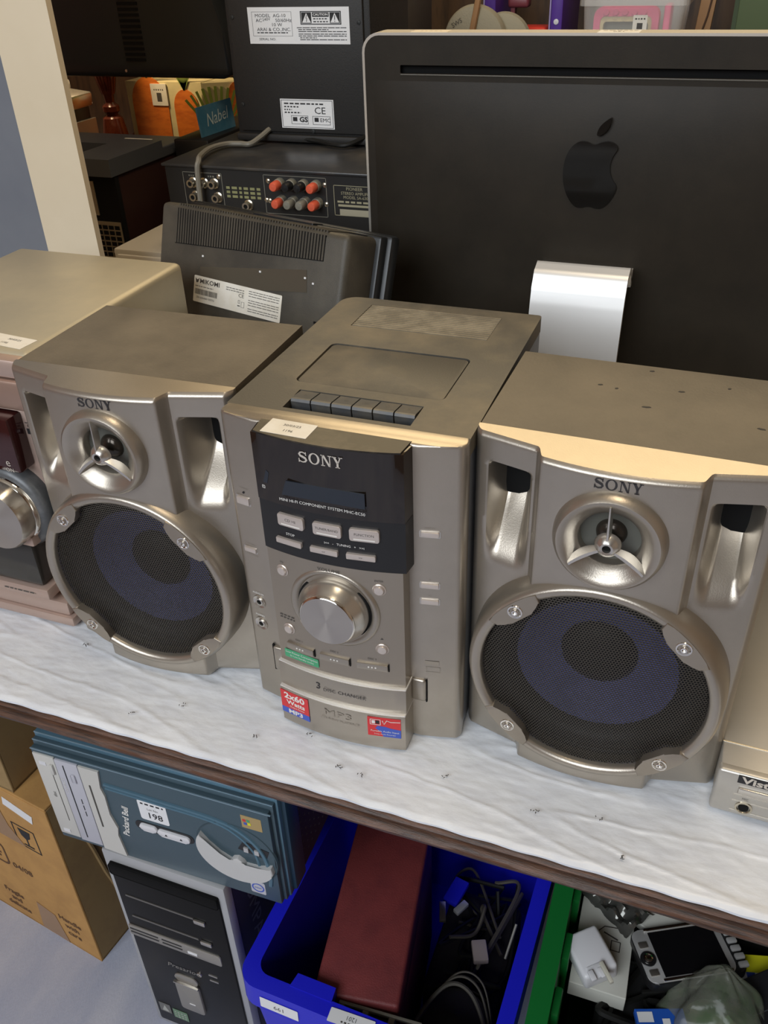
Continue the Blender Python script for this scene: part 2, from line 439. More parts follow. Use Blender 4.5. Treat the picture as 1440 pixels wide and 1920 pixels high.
# flecks of dirt lying on the foam
mb = MB()
for (x, y, sz) in ((-.075, -.062, .004), (.01, -.070, .006), (.03, -.072, .003), (-.30, -.01, .006), (-.03, -.045, .003), (.18, -.06, .004), (.255, -.10 + .02, .005), (-.16, -.05, .003), (.1, -.05, .003), (-.2, -.075, .002), (.23, -.05, .002)):
    for k in range(5):
        a = random.uniform(0, PI); l = sz * random.uniform(.3, .6)
        px, py = x + random.uniform(-.003, .003), y + random.uniform(-.002, .002)
        mb.tube([(px, py, -.0003), (px + l * math.cos(a), py + l * math.sin(a) * .6, .0006)], .0004, 4)
o = mb.build('dirt_flecks', INKG, fo); o['kind'] = 'stuff'

# ================================================================== speakers
SPW, SPH, SPD = .2141, .3024, .144
RC = (0.0, .1090)      # woofer axis (local x, z)
TC = (-.0005, .2495)  # tweeter axis
RFY = -.0385          # woofer ring front
def base_y(x):
    ax = abs(x)
    if ax <= .0525: return -.0360 + .0062 * (ax / .0525) ** 2
    if ax <= .0585:
        k = (ax - .0525) / .006; k = k * k * (3 - 2 * k)
        return -.0298 + k * .0128
    k = (ax - .0585) / (.107 - .0585)
    y = -.0170 + .0125 * k
    if ax > .1015: y += .0058 * ((ax - .1015) / .0055) ** 2
    return y
def sst(a, b, x):
    k = min(1., max(0., (x - a) / (b - a))); return k * k * (3 - 2 * k)
def baffle_y(x, z):
    y = base_y(x)
    ax = abs(x)
    # bass ports: rounded slot with a scoop that runs out towards the bottom
    dx = min(ax - .0605, .0965 - ax)
    dz = min(z - .186, .2815 - z)
    if dx > 0 and dz > 0:
        rim = sst(0, .0105, dx) * sst(0, .0070, .2815 - z)
        t = (z - .186) / (.2815 - .186)
        dep = .040 * sst(.02, .66, t)
        y += rim * dep
    # soft roll at the top edge and bottom
    if z > SPH - .004: y += .0032 * ((z - SPH + .004) / .004) ** 2
    if z < .004: y += .003 * ((.004 - z) / .004) ** 2
    # shallow dish around woofer collar
    r = math.hypot(x - RC[0], z - RC[1])
    return y
def lines_axis(a, b, n, extra):
    v = [a + (b - a) * i / n for i in range(n + 1)] + list(extra)
    v = sorted(set(round(q, 6) for q in v))
    out = [v[0]]
    for q in v[1:]:
        if q - out[-1] > .0004: out.append(q)
    out[-1] = b
    return out
ex = []
for k in (.0525, .0540, .0555, .0570, .0585, .0605, .0615, .063, .0645, .066, .068, .070, .072, .0965, .0955, .094, .0925, .091, .089, .087, .085, .1015, .103, .1045, .106): ex += [k, -k]
XS = lines_axis(-.107, .107, 84, ex)
ZS = lines_axis(0, SPH, 100, [SPH - .004, SPH - .003, SPH - .002, SPH - .001, .2815, .2805, .279, .2775, .276, .001, .002, .003, .004])

def make_speaker(name, label):
    t = thing(name, label, 'speaker', group='silver bookshelf speakers')
    mb = MB().box(-.1062, .1062, .0075, SPD, .0006, SPH - .0006)
    mb.bm.faces.ensure_lookup_table()
    bmesh.ops.delete(mb.bm, geom=[f for f in mb.bm.faces if f.calc_center_median().y < .008], context='FACES_ONLY')
    mb.build('cabinet', WOODVINYL, t)
    # moulded baffle
    mb = MB(); g = []
    for x in XS: g.append([mb._v((x, baffle_y(x, z), z)) for z in ZS])
    for i in range(len(XS) - 1):
        for j in range(len(ZS) - 1):
            cx, cz = (XS[i] + XS[i + 1]) / 2, (ZS[j] + ZS[j + 1]) / 2
            if math.hypot(cx - RC[0], cz - RC[1]) < .092: continue
            if math.hypot(cx - TC[0], cz - TC[1]) < .031: continue
            mb._f([g[i][j], g[i + 1][j], g[i + 1][j + 1], g[i][j + 1]])
    YB = .0075
    tb = [mb._v((x, YB, SPH)) for x in XS]; bb = [mb._v((x, YB, 0)) for x in XS]
    for i in range(len(XS) - 1):
        mb._f([g[i][-1], g[i + 1][-1], tb[i + 1], tb[i]]); mb._f([g[i + 1][0], g[i][0], bb[i], bb[i + 1]])
    for c, fl in ((0, True), (len(XS) - 1, False)):
        sb = [mb._v((XS[c], YB, z)) for z in ZS]
        for j in range(len(ZS) - 1):
            q = [g[c][j], sb[j], sb[j + 1], g[c][j + 1]]
            mb._f(q[::-1] if fl is False and False else (q if not fl else q[::-1]))
    bmesh.ops.remove_doubles(mb.bm, verts=mb.bm.verts, dist=1e-6)
    mb.build('baffle', SILVER, t, True, 32)
    # port throats (black ducts set into the slots)
    for s in (-1, 1):
        F = T(s * .0785, .0, .2555) @ FRONT
        mb = MB(F)
        y0 = -base_y(.0785) - .0335
        mb.prism(rrect(-.0112, .0112, -.0190, .0195, .004), y0 - .04, y0 - .0020)
        mb.build('port_throat', BLACKM, t)
    # woofer collar
    F = T(RC[0], 0, RC[1]) @ FRONT
    c = -RFY
    mb = MB(F).lathe([(.1010, .002), (.1003, .018), (.0985, c - .0060), (.0962, c - .0015), (.0945, c), (.0915, c - .0002), (.0885, c - .0016), (.0876, c - .0045), (.0872, .012)], 96)
    mb.build('woofer_ring', SILVER, t, True, 50)
    # screw tabs at the diagonals
    for k in range(4):
        a = R(45 + 90 * k)
        mb = MB(F @ Matrix.Rotation(a, 4, 'Z'))
        pts = []
        for i in range(9):
            q = R(-15 + 30 * i / 8); pts.append((.0948 * math.cos(q), .0948 * math.sin(q)))
        pts += [(.0868 * math.cos(R(14.5)), .0868 * math.sin(R(14.5))), (.0830, .0165), (.0795, .0105), (.0790, -.0105), (.0830, -.0165), (.0868 * math.cos(R(14.5)), -.0868 * math.sin(R(14.5)))]
        mb.prism(pts, c - .010, c + .0006, .0008, 2)
        o = mb.build('screw_tab', SILVER_D, t, True, 40)
        mb = MB(F @ Matrix.Rotation(a, 4, 'Z') @ T(.0875, 0, c + .0004))
        mb.lathe([(.0062, .0002), (.0058, .0010), (.0048, .0011), (.0042, .0003)], 24)
        mb.lathe([(.0030, .0002), (.0030, .0016), (.0024, .0024), (.0013, .0026), (.0013, .0012), (0, .0012)], 20)
        mb.build('screw', CHROME, o, True, 40)
    # cone assembly behind the grille
    mb = MB(F).lathe([(.0888, c - .004), (.0880, .022), (.0850, .019), (.080, .0215), (.0740, .0215), (.0680, .0165), (.0640, .0100)], 64)
    mb.build('surround', RUBBER, t, True, 60)
    mb = MB(F).lathe([(.0645, .0095), (.0620, .0085), (.050, .0010), (.0400, -.0040), (.0300, -.0080)], 64)
    mb.build('cone', CONEBLUE, t, True, 60)
    mb = MB(F).lathe([(.0312, -.0078), (.0300, -.0045), (.0240, .0002), (.0140, .0032), (0, .0042)], 48)
    mb.build('dust_cap', CONEBLK, t, True, 60)
    # perforated grille, hexagonal holes
    p = .00236; rad = .0878
    mb = MB(F)
    def gz(x, y):
        q = (x * x + y * y) / (rad * rad)
        return c - .0075 + .0055 * (1 - q) 
    rows = int(rad / (p * .866)) + 1; rh = p / math.sqrt(3); ri = rh * .74
    cols = int(rad / p) + 1
    hx = [(math.sin(PI / 3 * k), math.cos(PI / 3 * k)) for k in range(6)]
    for r in range(-rows, rows + 1):
        for q in range(-cols, cols + 1):
            x = (q + (.5 if r % 2 else 0)) * p; y = r * p * .866
            if x * x + y * y > (rad - .0008) ** 2: continue
            z = gz(x, y)
            o_ = [mb._v((x + rh * hx[k][0], y + rh * hx[k][1], gz(x + rh * hx[k][0], y + rh * hx[k][1]))) for k in range(6)]
            i_ = [mb._v((x + ri * hx[k][0], y + ri * hx[k][1], z)) for k in range(6)]
            w_ = [mb._v((x + ri * hx[k][0], y + ri * hx[k][1], z - .0007)) for k in range(6)]
            for k in range(6):
                n = (k + 1) % 6
                mb._f([o_[n], o_[k], i_[k], i_[n]]); mb._f([i_[n], i_[k], w_[k], w_[n]])
    o = mb.build('grille', MESHM, t); o['kind'] = 'stuff'; lab(o, 'fine perforated black metal grille')
    # tweeter
    F = T(TC[0], 0, TC[1]) @ FRONT
    mb = MB(F).lathe([(.0400, .0300), (.0392, .0375), (.0375, .0420), (.0355, .0438), (.0335, .0436), (.0300, .0412), (.0255, .0372), (.0222, .0345), (.0215, .0330), (.0215, .0245)], 72)
    mb.build('tweeter_ring', SILVER, t, True, 45)
    mb = MB(F).lathe([(.0300, .0270), (.0220, .0262), (.0160, .0245), (.0085, .0240)], 48)
    mb.build('tweeter_plate', M('tweeter_grey', (.10, .10, .085), .5), t, True)
    mb = MB(F).lathe([(.0110, .0238), (.0105, .0260), (.0085, .0285), (.0050, .0302), (0, .0308)], 40)
    mb.build('tweeter_dome', M('dome_bronze', (.06, .05, .04), .2, .6), t, True)
    mb = MB(F).lathe([(.0030, .0405), (.0030, .0466), (.0046, .0470), (.0072, .0452), (.0090, .0420), (.0095, .0400), (.006, .039)], 32)
    hub = mb.build('phase_plug', SILVER_B, t, True, 40)
    MB(F).cyl(0, 0, .0405, .0440, .0030, 16).build('plug_hole', BLACKM, hub)
    for k in range(3):
        a = R(92 + 120 * k)
        mb = MB(F @ Matrix.Rotation(a, 4, 'Z'))
        n = 9; top = []; 
        rows_ = []
        for i in range(n):
            u = i / (n - 1); r = .0065 + .0255 * u
            hw = .0020 - .0008 * u if k == 0 else .0026 + .0016 * math.sin(u * PI) * .6
            sw = (.004 * u * u * (1 if k == 1 else -1)) if k else 0
            zt = .0458 - .0016 * u
            zb = zt - (.004 + .003 * math.sin(u * PI)) 
            rows_.append([mb._v((r, sw - hw, zb)), mb._v((r, sw - hw * .35, zt)), mb._v((r, sw + hw * .35, zt)), mb._v((r, sw + hw, zb))])
        for i in range(n - 1):
            for j in range(3): mb._f([rows_[i][j], rows_[i + 1][j], rows_[i + 1][j + 1], rows_[i][j + 1]])
            mb._f([rows_[i][3], rows_[i + 1][3], rows_[i + 1][0], rows_[i][0]])
        mb._f(rows_[-1]); mb._f(rows_[0][::-1])
        mb.build('spoke', SILVER_B, t, True, 40)
    mb = MB(T(0, -.0358, 0) @ FRONT); sony(mb, .0005, .2945, .0084, .00035)
    lab(mb.build('maker_lettering', M('letter_dark', (.03, .028, .03), .45), t), 'dark raised letters SONY')
    return t
def copy_tree(o, parent=None):
    c = o.copy(); COL.objects.link(c); c.parent = parent
    for ch in list(o.children): copy_tree(ch, c)
    return c
spk_r = make_speaker('bookshelf_speaker', 'silver speaker right of the central hi-fi unit, beside the flat silver player')
spk_l = copy_tree(spk_r)
spk_l['label'] = 'silver speaker left of the central hi-fi unit, in front of the black television back'
def place_sp(o, ex_, ey_, a, side):
    d = .10705 * (1 if side == 'r' else -1)
    o.location = (ex_ + d * math.cos(a), ey_ + d * math.sin(a), 0); o.rotation_euler = (0, 0, a)
place_sp(spk_r, .1003, .0212, -.0183, 'r')
place_sp(spk_l, -.1020, .0214, .0242, 'l')

mb = MB()
for (x, y, l, a) in ((-.035, .098, .004, .2), (-.022, .095, .003, .5), (.026, .104, .005, .1), (.004, .070, .007, .1), (.085, .060, .006, -.2), (.06, .12, .003, .6), (.0, .135, .004, .2)):
    mb.at(T(x, y, SPH - .0006) @ Matrix.Rotation(a, 4, 'Z')); mb.prism([(-l / 2, -.0006), (0, -.0013), (l / 2, -.0004), (l / 3, .0010), (-l / 3, .0008)], 0, .0003)
o = mb.build('dirt_specks', INK, spk_r); o['kind'] = 'stuff'
# ================================================================== central hi-fi
H = .2993; HD = .2553
t = thing('mini_hifi', 'tall silver mini hi-fi unit with black display and round volume knob', 'hi-fi')
hf = t
def yf(x): return -.034 + (x / .058) ** 2 * .007
mb = MB()
mb.box(-.0985, .0985, .010, HD - .002, .004, H - .0145)
mb.build('cabinet', M('hifi_side_steel', (.36, .38, .42), .4, .6), t)
mb = MB(T(.0985, .2275, .262) @ RIGHT).cyl(0, 0, -.001, .0006, .0042, 16)
mb.build('screw_hole', BLACKM, t)
for x in (-.08, .08):
    for y in (.03, .22): MB().cyl(x, y, 0, .005, .009, 16).build('foot', BLACK, t)
# dusty top panel with cassette door opening and key well
mb = MB()
door = rrect(-.0652, .0630, .0600, .1415, .006)
outer = []
for (cx, cy, a) in ((.0994 - .004, HD - .004, 0), (-.0994 + .016, HD - .016, 90)):
    rr = .004 if a == 0 else .016
    for k in range(6): q = R(a + 90 * k / 5); outer.append((cx + rr * math.cos(q), cy + rr * math.sin(q)))
outer += [(-.0994, .008), (.0994, .008)]
well = [(-.0535, .0140), (.0515, .0140), (.0515, .0465), (-.0535, .0465)]
vent = [(-.0655, .1840), (.0650, .1840), (.0650, .2385), (-.0655, .2385)]
plate_holes(mb, outer, [door, well, vent], H - .0145, H)
mb.build('top_panel', DUSTTOP, t, False)
MB().prism(rrect(-.0640, .0618, .0612, .1403, .005), H - .012, H - .0006, .0008, 2).build('cassette_door', DUSTTOP, t, True, 40)
MB().box(-.066, .066, .05, .15, H - .0142, H - .0138).build('door_gap', BLACKM, t)
MB().box(-.0535, .0515, .0140, .0465, H - .0140, H - .0118).build('key_well', BLACKM, t)
for k in range(6):
    x0 = -.0528 + k * .01733 + .0006
    mb = MB()
    prf = [(.0275, H - .0125), (.0262, H - .0005), (.0272, H + .0016), (.0292, H + .0018), (.0455, H - .0004), (.0455, H - .0125)]
    a = [mb._v((x0, p[0], p[1])) for p in prf]; b2 = [mb._v((x0 + .0162, p[0], p[1])) for p in prf]
    mb._f(a[::-1]); mb._f(b2)
    for i in range(6): mb._f([a[i], a[(i + 1) % 6], b2[(i + 1) % 6], b2[i]][::-1])
    bmesh.ops.recalc_face_normals(mb.bm, faces=mb.bm.faces)
    key = mb.build('cassette_key', M('cassette_key', (.060, .062, .064), .38, col2=(.12, .105, .08), nscale=40, lo=.45, hi=.8), t)
    fr = frame((x0 + .0081, .037, H + .0010), (1, 0, 0), (0, 1, -.135))
    b = MB(fr)
    sym = ['o', '>', '<<', '>>', '_^', 'II'][k]
    b.text(sym, .0035, 0, 0, .0004); b.build('print', INKG, key)
mb = MB()
for k in range(13):
    y = .1862 + k * .00415
    mb.box(-.0650, .0645, y, y + .0026, H - .003, H - .0002)
MB().box(-.0655, .0650, .1840, .2385, H - .0042, H - .0034).build('vent_recess', M('vent_gap', (.075, .064, .046), .7), t)
o = mb.build('vent_slats', DUSTSLAT, t); o['kind'] = 'stuff'

# silver front shell (wings) : plan outline extruded upward
wing = [(-.0990, .010)]
for k in range(7):
    q = k / 6; wing.append((-.1 + .006 * (1 - math.cos(q * PI / 2)), .002 - .0085 * math.sin(q * PI / 2)))
wing += [(-.082, -.0095), (-.066, -.0125), (.066, -.0125), (.082, -.0095)]
for k in range(7):
    q = 1 - k / 6; wing.append((.1 - .006 * (1 - math.cos(q * PI / 2)), .002 - .0085 * math.sin(q * PI / 2)))
wing.append((.0990, .010))
mb = MB().prism(wing, 0, H + .0002, .0022, 3)
mb.build('front_shell', SILVER, t, True, 40)
def arcpanel(x0, x1, off, z0, z1, back=-.011, n=24, bev=0):
    pts = [(x0, back)] + [(x0 + (x1 - x0) * k / n, yf(x0 + (x1 - x0) * k / n) + off) for k in range(n + 1)] + [(x1, back)]
    return MB().prism(pts, z0, z1, bev, 2)
# black display head with a chamfered plan
def headpts(w, off, n=24):
    return [(-w - .002, -.0085)] + [(-w + 2 * w * k / n, yf(-w + 2 * w * k / n) + off) for k in range(n + 1)] + [(w + .002, -.0085)]
mb = MB().prism(headpts(.0605, -.0008), .2400, H - .0006, .0010, 2); mb.build('display_window', GLOSSBLK, t, True, 30)
mb = MB().prism(headpts(.0585, -.0006), H - .0007, H + .0006, .0004, 1); mb.build('display_top', SMOKE, t, True, 30)
mb = MB().prism(headpts(.0605, .0002), .1925, .2395); mb.build('button_panel', BLACK, t, True, 30)
def fr_at(x, z, off=0.):   # tangent frame on the bowed front
    s_ = 2 * x / .058 ** 2 * .007
    return frame((x, yf(x) + off, z), (1, s_, 0), (0, 0, 1))
mb = MB(fr_at(-.001, .2885, -.0009)); sony(mb, 0, 0, .0092, .0002); lab(mb.build('maker_lettering', INKSIL, t), 'silver letters SONY')
mb = MB(fr_at(-.001, .2585, -.0009)).prism([(-.0345, -.0065), (.0335, -.0065), (.0335, .0065), (-.0300, .0065)], -.001, .00015); mb.build('lcd_screen', LCDM, t)
mb = MB(fr_at(-.0028, .2474, -.0009)).text('MINI HI-FI COMPONENT SYSTEM MHC-EC50', .0036, 0, 0, .0002, sx=1.0)
mb.build('model_lettering', INKW, t)
mb = MB(fr_at(-.0505, .2625, -.0009)); mb.prism([(-.003, -.006), (.001, -.006), (.0035, .004), (.001, .006)], -.001, .00015); mb.build('remote_sensor', LCDM, t)
mb = MB(fr_at(-.0535, .2525, -.0009)); mb.outline(-.0014, .0014, -.0014, .0014, .0002, .0004); mb.text('F', .0022, 0, 0, .0002); mb.build('logo_mark', INKW, t)
def pushbtn(x, z, w, h, dep, mat, name, txt=None, size=.003, parent=t, line=True, frm=None):
    F = frm or fr_at(x, z)
    o = MB(F).prism(rrect(-w / 2, w / 2, -h / 2, h / 2, min(w, h) * .18, 3), -.002, dep, .0006, 2).build(name, mat, parent, True, 40)
    if txt:
        b = MB(F); b.text(txt, size, 0, .0008 if line else 0, dep + .0001)
        b.build('print', INKG, o)
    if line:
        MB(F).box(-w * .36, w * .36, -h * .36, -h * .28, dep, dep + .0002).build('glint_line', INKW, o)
    return o
for x, s_ in ((-.0312, 'CD >II'), (.0001, 'TUNER/BAND'), (.0298, 'FUNCTION')):
    pushbtn(x, .2268, .0236, .0112, .0022, PINKBTN, 'push_button', s_, .0036 if 'CD' in s_ else .0031)
for x, s_ in ((-.0350, ''), (-.0040, '<<'), (.0262, '>>')):
    pushbtn(x, .2058, .0236, .0052, .0022, PINKBTN, 'push_button', s_, .0026, line=False)
b = MB(fr_at(-.0335, .2130)); b.text('STOP', .0034, 0, 0, .0004)
b.at(fr_at(.0130, .2142)); b.text('I<<   -   TUNING   +   >>I', .0030, 0, 0, .0004); b.build('panel_print', INKW, t)

# silver control panel, disc tray and plinth: each steps out a little further
arcpanel(-.0590, .0580, .0, .0700, .1925, bev=0).build('control_panel', SILVER_D, t, True, 40)
tray = arcpanel(-.0605, .0590, -.0034, .0420, .0692, bev=.0012); tray = tray.build('disc_tray', SILVER, t, True, 40)
arcpanel(-.0605, .0590, -.0068, .0, .0412, bev=.0012).build('plinth', SILVER, t, True, 40)
arcpanel(-.0605, .0590, -.0030, .0690, .0703, bev=.0005).build('ledge_glint', M('ledge_glint', (.86, .84, .80), .3, .5), t, True, 40)  # lamp reflection on the two ledges, put in as pale strips
arcpanel(-.0605, .0590, -.0064, .0410, .0424, bev=.0005).build('ledge_glint', M('ledge_glint', (.86, .84, .80), .3, .5), t, True, 40)
MB().box(.058, .0715, -.0148, -.010, .0445, .0705, .003, 3).build('tray_tab', SILVER, tray, True)
MB().box(-.0745, -.058, -.0148, -.010, .0400, .0680, .002, 3).build('tray_tab', SILVER, tray, True)
MB().box(-.0755, -.0738, -.0128, -.010, .0385, .0690).build('tray_gap', BLACKM, tray)
MB().box(.0710, .0722, -.0128, -.010, .0440, .0700).build('tray_gap', BLACKM, tray)
b = MB(fr_at(-.0200, .0570, -.0034)).text('3', .0105, 0, 0, .0003, bold=.0001)
b.at(fr_at(.0050, .0555, -.0034)); b.text('DISC CHANGER', .0050, 0, 0, .0003, sx=1.12); b.build('tray_lettering', M('letter_dark', (.03, .028, .03), .45), tray)
b = MB(fr_at(.0, .0310, -.0068)); b.text('MP3', .0105, -.0015, 0, .0003, sx=1.5); b.text('CD-R/RW PLAYBACK', .0036, .0005, -.0075, .0003, sx=1.1)
b.build('plinth_lettering', M('print_taupe', (.33, .29, .24), .5, .3), t)
# round buttons
for x, z, s_ in ((-.0456, .1735, 'EQ'), (.0391, .1750, 'ENTER'), (-.0457, .1106, ''), (.0396, .1126, '')):
    F = fr_at(x, z)
    o = MB(F).lathe([(.0056, -.001), (.0056, .0004), (.0050, .0009), (.0046, .0002), (.0043, .0002), (.0042, .0016), (.0036, .0024), (0, .0028)], 28).build('round_button', PINKBTN, t, True, 40)
    if s_:
        b = MB(F); b.text(s_, .0024, 0, .0085, .0003); b.build('print', INKG, o)
b = MB(fr_at(-.002, .1865)); b.text('VOLUME', .0042, 0, 0, .0003, sx=1.2)
b.at(fr_at(-.046, .1215)); b.lines(-.008, .007, [0, .0028], .0003, .0012)
b.at(fr_at(.0396, .1235)); b.prism([(-.0012, -.0006), (.0012, -.0006), (0, .0012)], .0001, .0003); b.build('panel_print', INKG, t)
# volume knob
VZ = .1475
F = T(0, -.0325, VZ) @ FRONT
MB(F).lathe([(.0395, -.002), (.0385, .0014), (.0360, .0022), (.0335, .0008), (.0320, -.0006)], 64).build('knob_recess', SILVER, t, True, 60)
MB(F).lathe([(.0325, -.002), (.0320, .0004), (.0300, .0006)], 48).build('knob_gap', BLACKM, t, True)
kn = MB(F).lathe([(.0305, -.001), (.0303, .0045), (.0290, .0085), (.0262, .0125), (.0248, .0150), (.0243, .0160)], 64).build('volume_knob', SILVER_B, t, True, 60)
MB(F).lathe([(.0244, .0158), (.0240, .0172), (.0228, .0180)], 64).build('knob_chamfer', CHROME, kn, True, 60)
MB(F).lathe([(.0229, .0180), (.0200, .0180), (.0100, .0179), (0, .0179)], 64).build('knob_face', SPUN, kn, True, 60, loc=None)
# disc select bars
for x in (-.0360, -.0030, .0305):
    F = fr_at(x, .0925)
    o = MB(F).box(-.0135, .0135, -.0040, .0028, -.001, .0018, .0006, 2).build('disc_bar', SILVER, t, True, 40)
    b = MB(F)
    for k in (-1, 0, 1): b.cyl(k * .0030, -.0006, .0017, .0021, .00075, 10)
    b.build('dots', INKW, o)
    MB(F).box(.0138, .0146, -.0045, .0035, -.001, .0006).build('bar_gap', BLACKM, o)
b = MB(fr_at(-.037, .1000)); b.text('DISC 1', .0026, 0, 0, .0003); b.at(fr_at(-.003, .1000)); b.text('DISC 2', .0026, 0, 0, .0003); b.at(fr_at(.0305, .1000)); b.text('DISC 3', .0026, 0, 0, .0003); b.build('panel_print', INKG, t)
# stickers on the front
F = fr_at(-.0362, .0807)
def d_(b, z): b.text('Low Power Consumption', .0032, 0, .0018, z, sx=.98); b.text('(In Low Standby mode)', .0026, 0, -.0018, z)
sticker(t, F, -.0175, .0175, -.0046, .0046, GREENP, d_, INKW, label='green energy sticker')
F = fr_at(-.0455, .0245, -.0068)
s1 = MB(F).box(-.0152, .0152, -.0070, .0140, 0, .0003).build('sticker', REDP, t); s1['label'] = 'red and blue power output sticker'
MB(F).box(-.0152, .0152, -.0140, -.0070, 0, .0003).build('blue_band', BLUEP, s1)
b = MB(F); b.text('2x60', .0098, 0, .0084, .00045, sx=1.15, bold=.0003); b.text('Watts', .0072, .001, .0008, .00045, sx=1.1, bold=.0002); b.text('Output Power', .0028, .002, -.0040, .00045); b.text('MP3', .0070, 0, -.0106, .00045, sx=1.3, bold=.0002); b.build('print', INKW, s1)
F = fr_at(.0408, .0268, -.0068)
s1 = MB(F).box(-.0148, .0148, -.0115, .0115, 0, .0003).build('sticker', REDP, t); s1['label'] = 'red and blue portable audio sticker'
MB(F).prism([(-.0010, -.0115), (.0148, -.0115), (.0148, -.0015), (.006, -.0005), (.001, .0010), (-.0060, .0012), (-.0080, -.0020), (-.0030, -.0060)], .0003, .00045).build('blue_wave', BLUEP, s1)
b = MB(F); b.outline(-.0125, -.0030, .0025, .0095, .0006, .0006); b.rect(-.0110, -.0080, .0040, .0080, .0006); b.ribbon([(-.0015, .0085), (0, .0040), (.0025, .0090), (.0060, .0075), (.0145, .0085)], .0007, .0005, .0006)
b.text('Portable Audio Input', .0030, .0005, -.0050, .0006); b.text('2-way Audio Recorder', .0021, .0005, -.0085, .0006); b.build('print', INKW, s1)
b = MB(F); b.rect(-.0075, -.0042, .0040, .0080, .0006); b.build('player_icon', INK, s1)
# wing controls
def wing_fr(x, z): return frame((x, -.0125 + (abs(x) - .066) * .1875 if abs(x) < .082 else -.0095 + (abs(x) - .082) * .2, z), (1, .17 * (1 if x > 0 else -1), 0), (0, 0, 1))
for x, z, w, h in ((-.0860, .2206, .0125, .0072), (-.0856, .1709, .0120, .0046), (.0746, .2227, .0145, .0046), (.0744, .1731, .0145, .0046), (.0744, .1567, .0145, .0046)):
    F = wing_fr(x, z)
    MB(F).prism(rrect(-w / 2 - .001, w / 2 + .001, -h / 2 - .001, h / 2 + .001, .0012, 3), -.001, .0003).build('button_bezel', SILVER_B, t)
    pushbtn(x, z, w, h, .0018, PINKBTN, 'push_button', None, frm=F, line=False)
b = MB(wing_fr(-.085, .2322)); b.text('STANDBY', .0022, 0, 0, .0005); b.at(wing_fr(-.0856, .1762)); b.text('PLAY MODE', .0021, 0, 0, .0005); b.at(wing_fr(-.0856, .1655)); b.text('TUNING MODE', .0021, 0, 0, .0005)
b.at(wing_fr(.0746, .2280)); b.text('DISPLAY', .0022, 0, 0, .0005); b.at(wing_fr(.0744, .1785)); b.text('X', .0022, 0, 0, .0005); b.at(wing_fr(.0744, .1625)); b.text('TV', .0022, 0, 0, .0005)
b.at(wing_fr(.0760, .0880)); b.rect(-.0060, .0060, -.0002, .0040, .0004); b.outline(-.005, .007, -.0090, -.0030, .0004, .0004); b.build('wing_print', M('print_taupe', (.33, .29, .24), .5, .3), t)
MB(wing_fr(-.0850, .2285)).cyl(0, 0, -.001, .0006, .0010, 12).build('standby_lamp', BLACK, t)
for x, z, s_ in ((-.0844, .1139, 'AUDIO IN'), (-.0855, .0885, 'PHONES')):
    F = wing_fr(x, z)
    o = MB(F).lathe([(.0070, 0), (.0066, .0008), (.0040, -.0004), (.0036, .0010), (.0024, .0012), (.0020, -.002)], 28).build('jack_socket', SILVER_B, t, True, 40)
    MB(F).cyl(0, 0, -.002, .0003, .0024, 12).build('jack_hole', BLACKM, o)
    b = MB(F); b.text(s_, .0026, 0, .0098, .0006); b.build('print', INKW, o)
# lot sticker on top of the display
F = frame((-.0330, -.0172, H + .0006), (1, -.03, 0), (.03, 1, 0))
def d_(b, z): b.text('30/03/25', .0042, .001, .0036, z); b.text('1196', .0042, .001, -.0042, z)
lab(sticker(t, F, -.0190, .0190, -.0105, .0105, WHITE, d_, INKG, r=.0004), 'white lot sticker dated 30/03/25, number 1196')

# ================================================================== big all-in-one computer seen from behind
t = thing('desktop_computer', 'large all-in-one computer turned round, black back with silver edge', 'computer', (.105, .50, 0))
x0, x1, z0, z1 = -.274, .290, .085, .5095
outl = rrect(x0, x1, z0, z1, .020, 6)
inner = rrect(x0 + .0028, x1 - .0028, z0 + .003, z1 - .0028, .0175, 6)
mb = MB(FRONT); plate_holes(mb, outl, [inner], -.030, .0014); mb.build('aluminium_frame', ALU, t, True, 40)
MB(FRONT).prism(inner, -.031, -.028).build('display_glass', SCREEN, t)
slot = rrect(x0 + .045, x1 - .045, z1 - .0405, z1 - .0320, .001, 2)
mb = MB(FRONT); plate_holes(mb, inner, [slot], -.002, .0012)
# the black back swells out gently towards the middle
def bk(u, v):
    x = x0 + .012 + (x1 - x0 - .024) * u; z = z0 + .01 + (z1 - .048 - z0 - .01) * v
    return (x, z, .0013 + .014 * math.sin(PI * u) ** .6 * (1 - (2 * v - 1) ** 4) * .9)
bs = mb.build('back_shell', IMACB, t, True, 30)
mb = MB(FRONT); mb.grid(bk, 40, 24); mb.build('back_bulge', IMACB, t, True, 180)
MB(FRONT).box(x0 + .040, x1 - .040, z1 - .0465, z1 - .0270, -.010, -.007).build('slot_floor', BLACKM, t)
MB(FRONT).box(x0 + .045, x1 - .045, z1 - .0425, z1 - .0408, .0005, .0022, .0006).build('slot_lip', M('slot_lip', (.10, .092, .078), .35, .4), t)
# glossy fruit emblem
ap = [(0, .030), (.008, .034), (.018, .035), (.027, .029), (.0205, .020), (.0185, .008), (.0225, -.004), (.030, -.011), (.0245, -.025), (.017, -.034), (.009, -.036), (0, -.033), (-.009, -.036), (-.017, -.034), (-.026, -.022), (-.031, -.006), (-.031, .012), (-.026, .026), (-.017, .034), (-.008, .034)]
def smooth(p, k=3):
    for _ in range(k):
        q = []
        for i in range(len(p)):
            a, b_ = p[i], p[(i + 1) % len(p)]
            q += [(a[0] * .75 + b_[0] * .25, a[1] * .75 + b_[1] * .25), (a[0] * .25 + b_[0] * .75, a[1] * .25 + b_[1] * .75)]
        p = q
    return p
F = T(-.005, 0, .374) @ FRONT
mb = MB(F).prism(smooth(ap, 2), .010, .0153); 
mb.prism(smooth([(.001, .040), (.004, .050), (.014, .058), (.0165, .058), (.0135, .046), (.006, .040)], 2), .010, .0150)
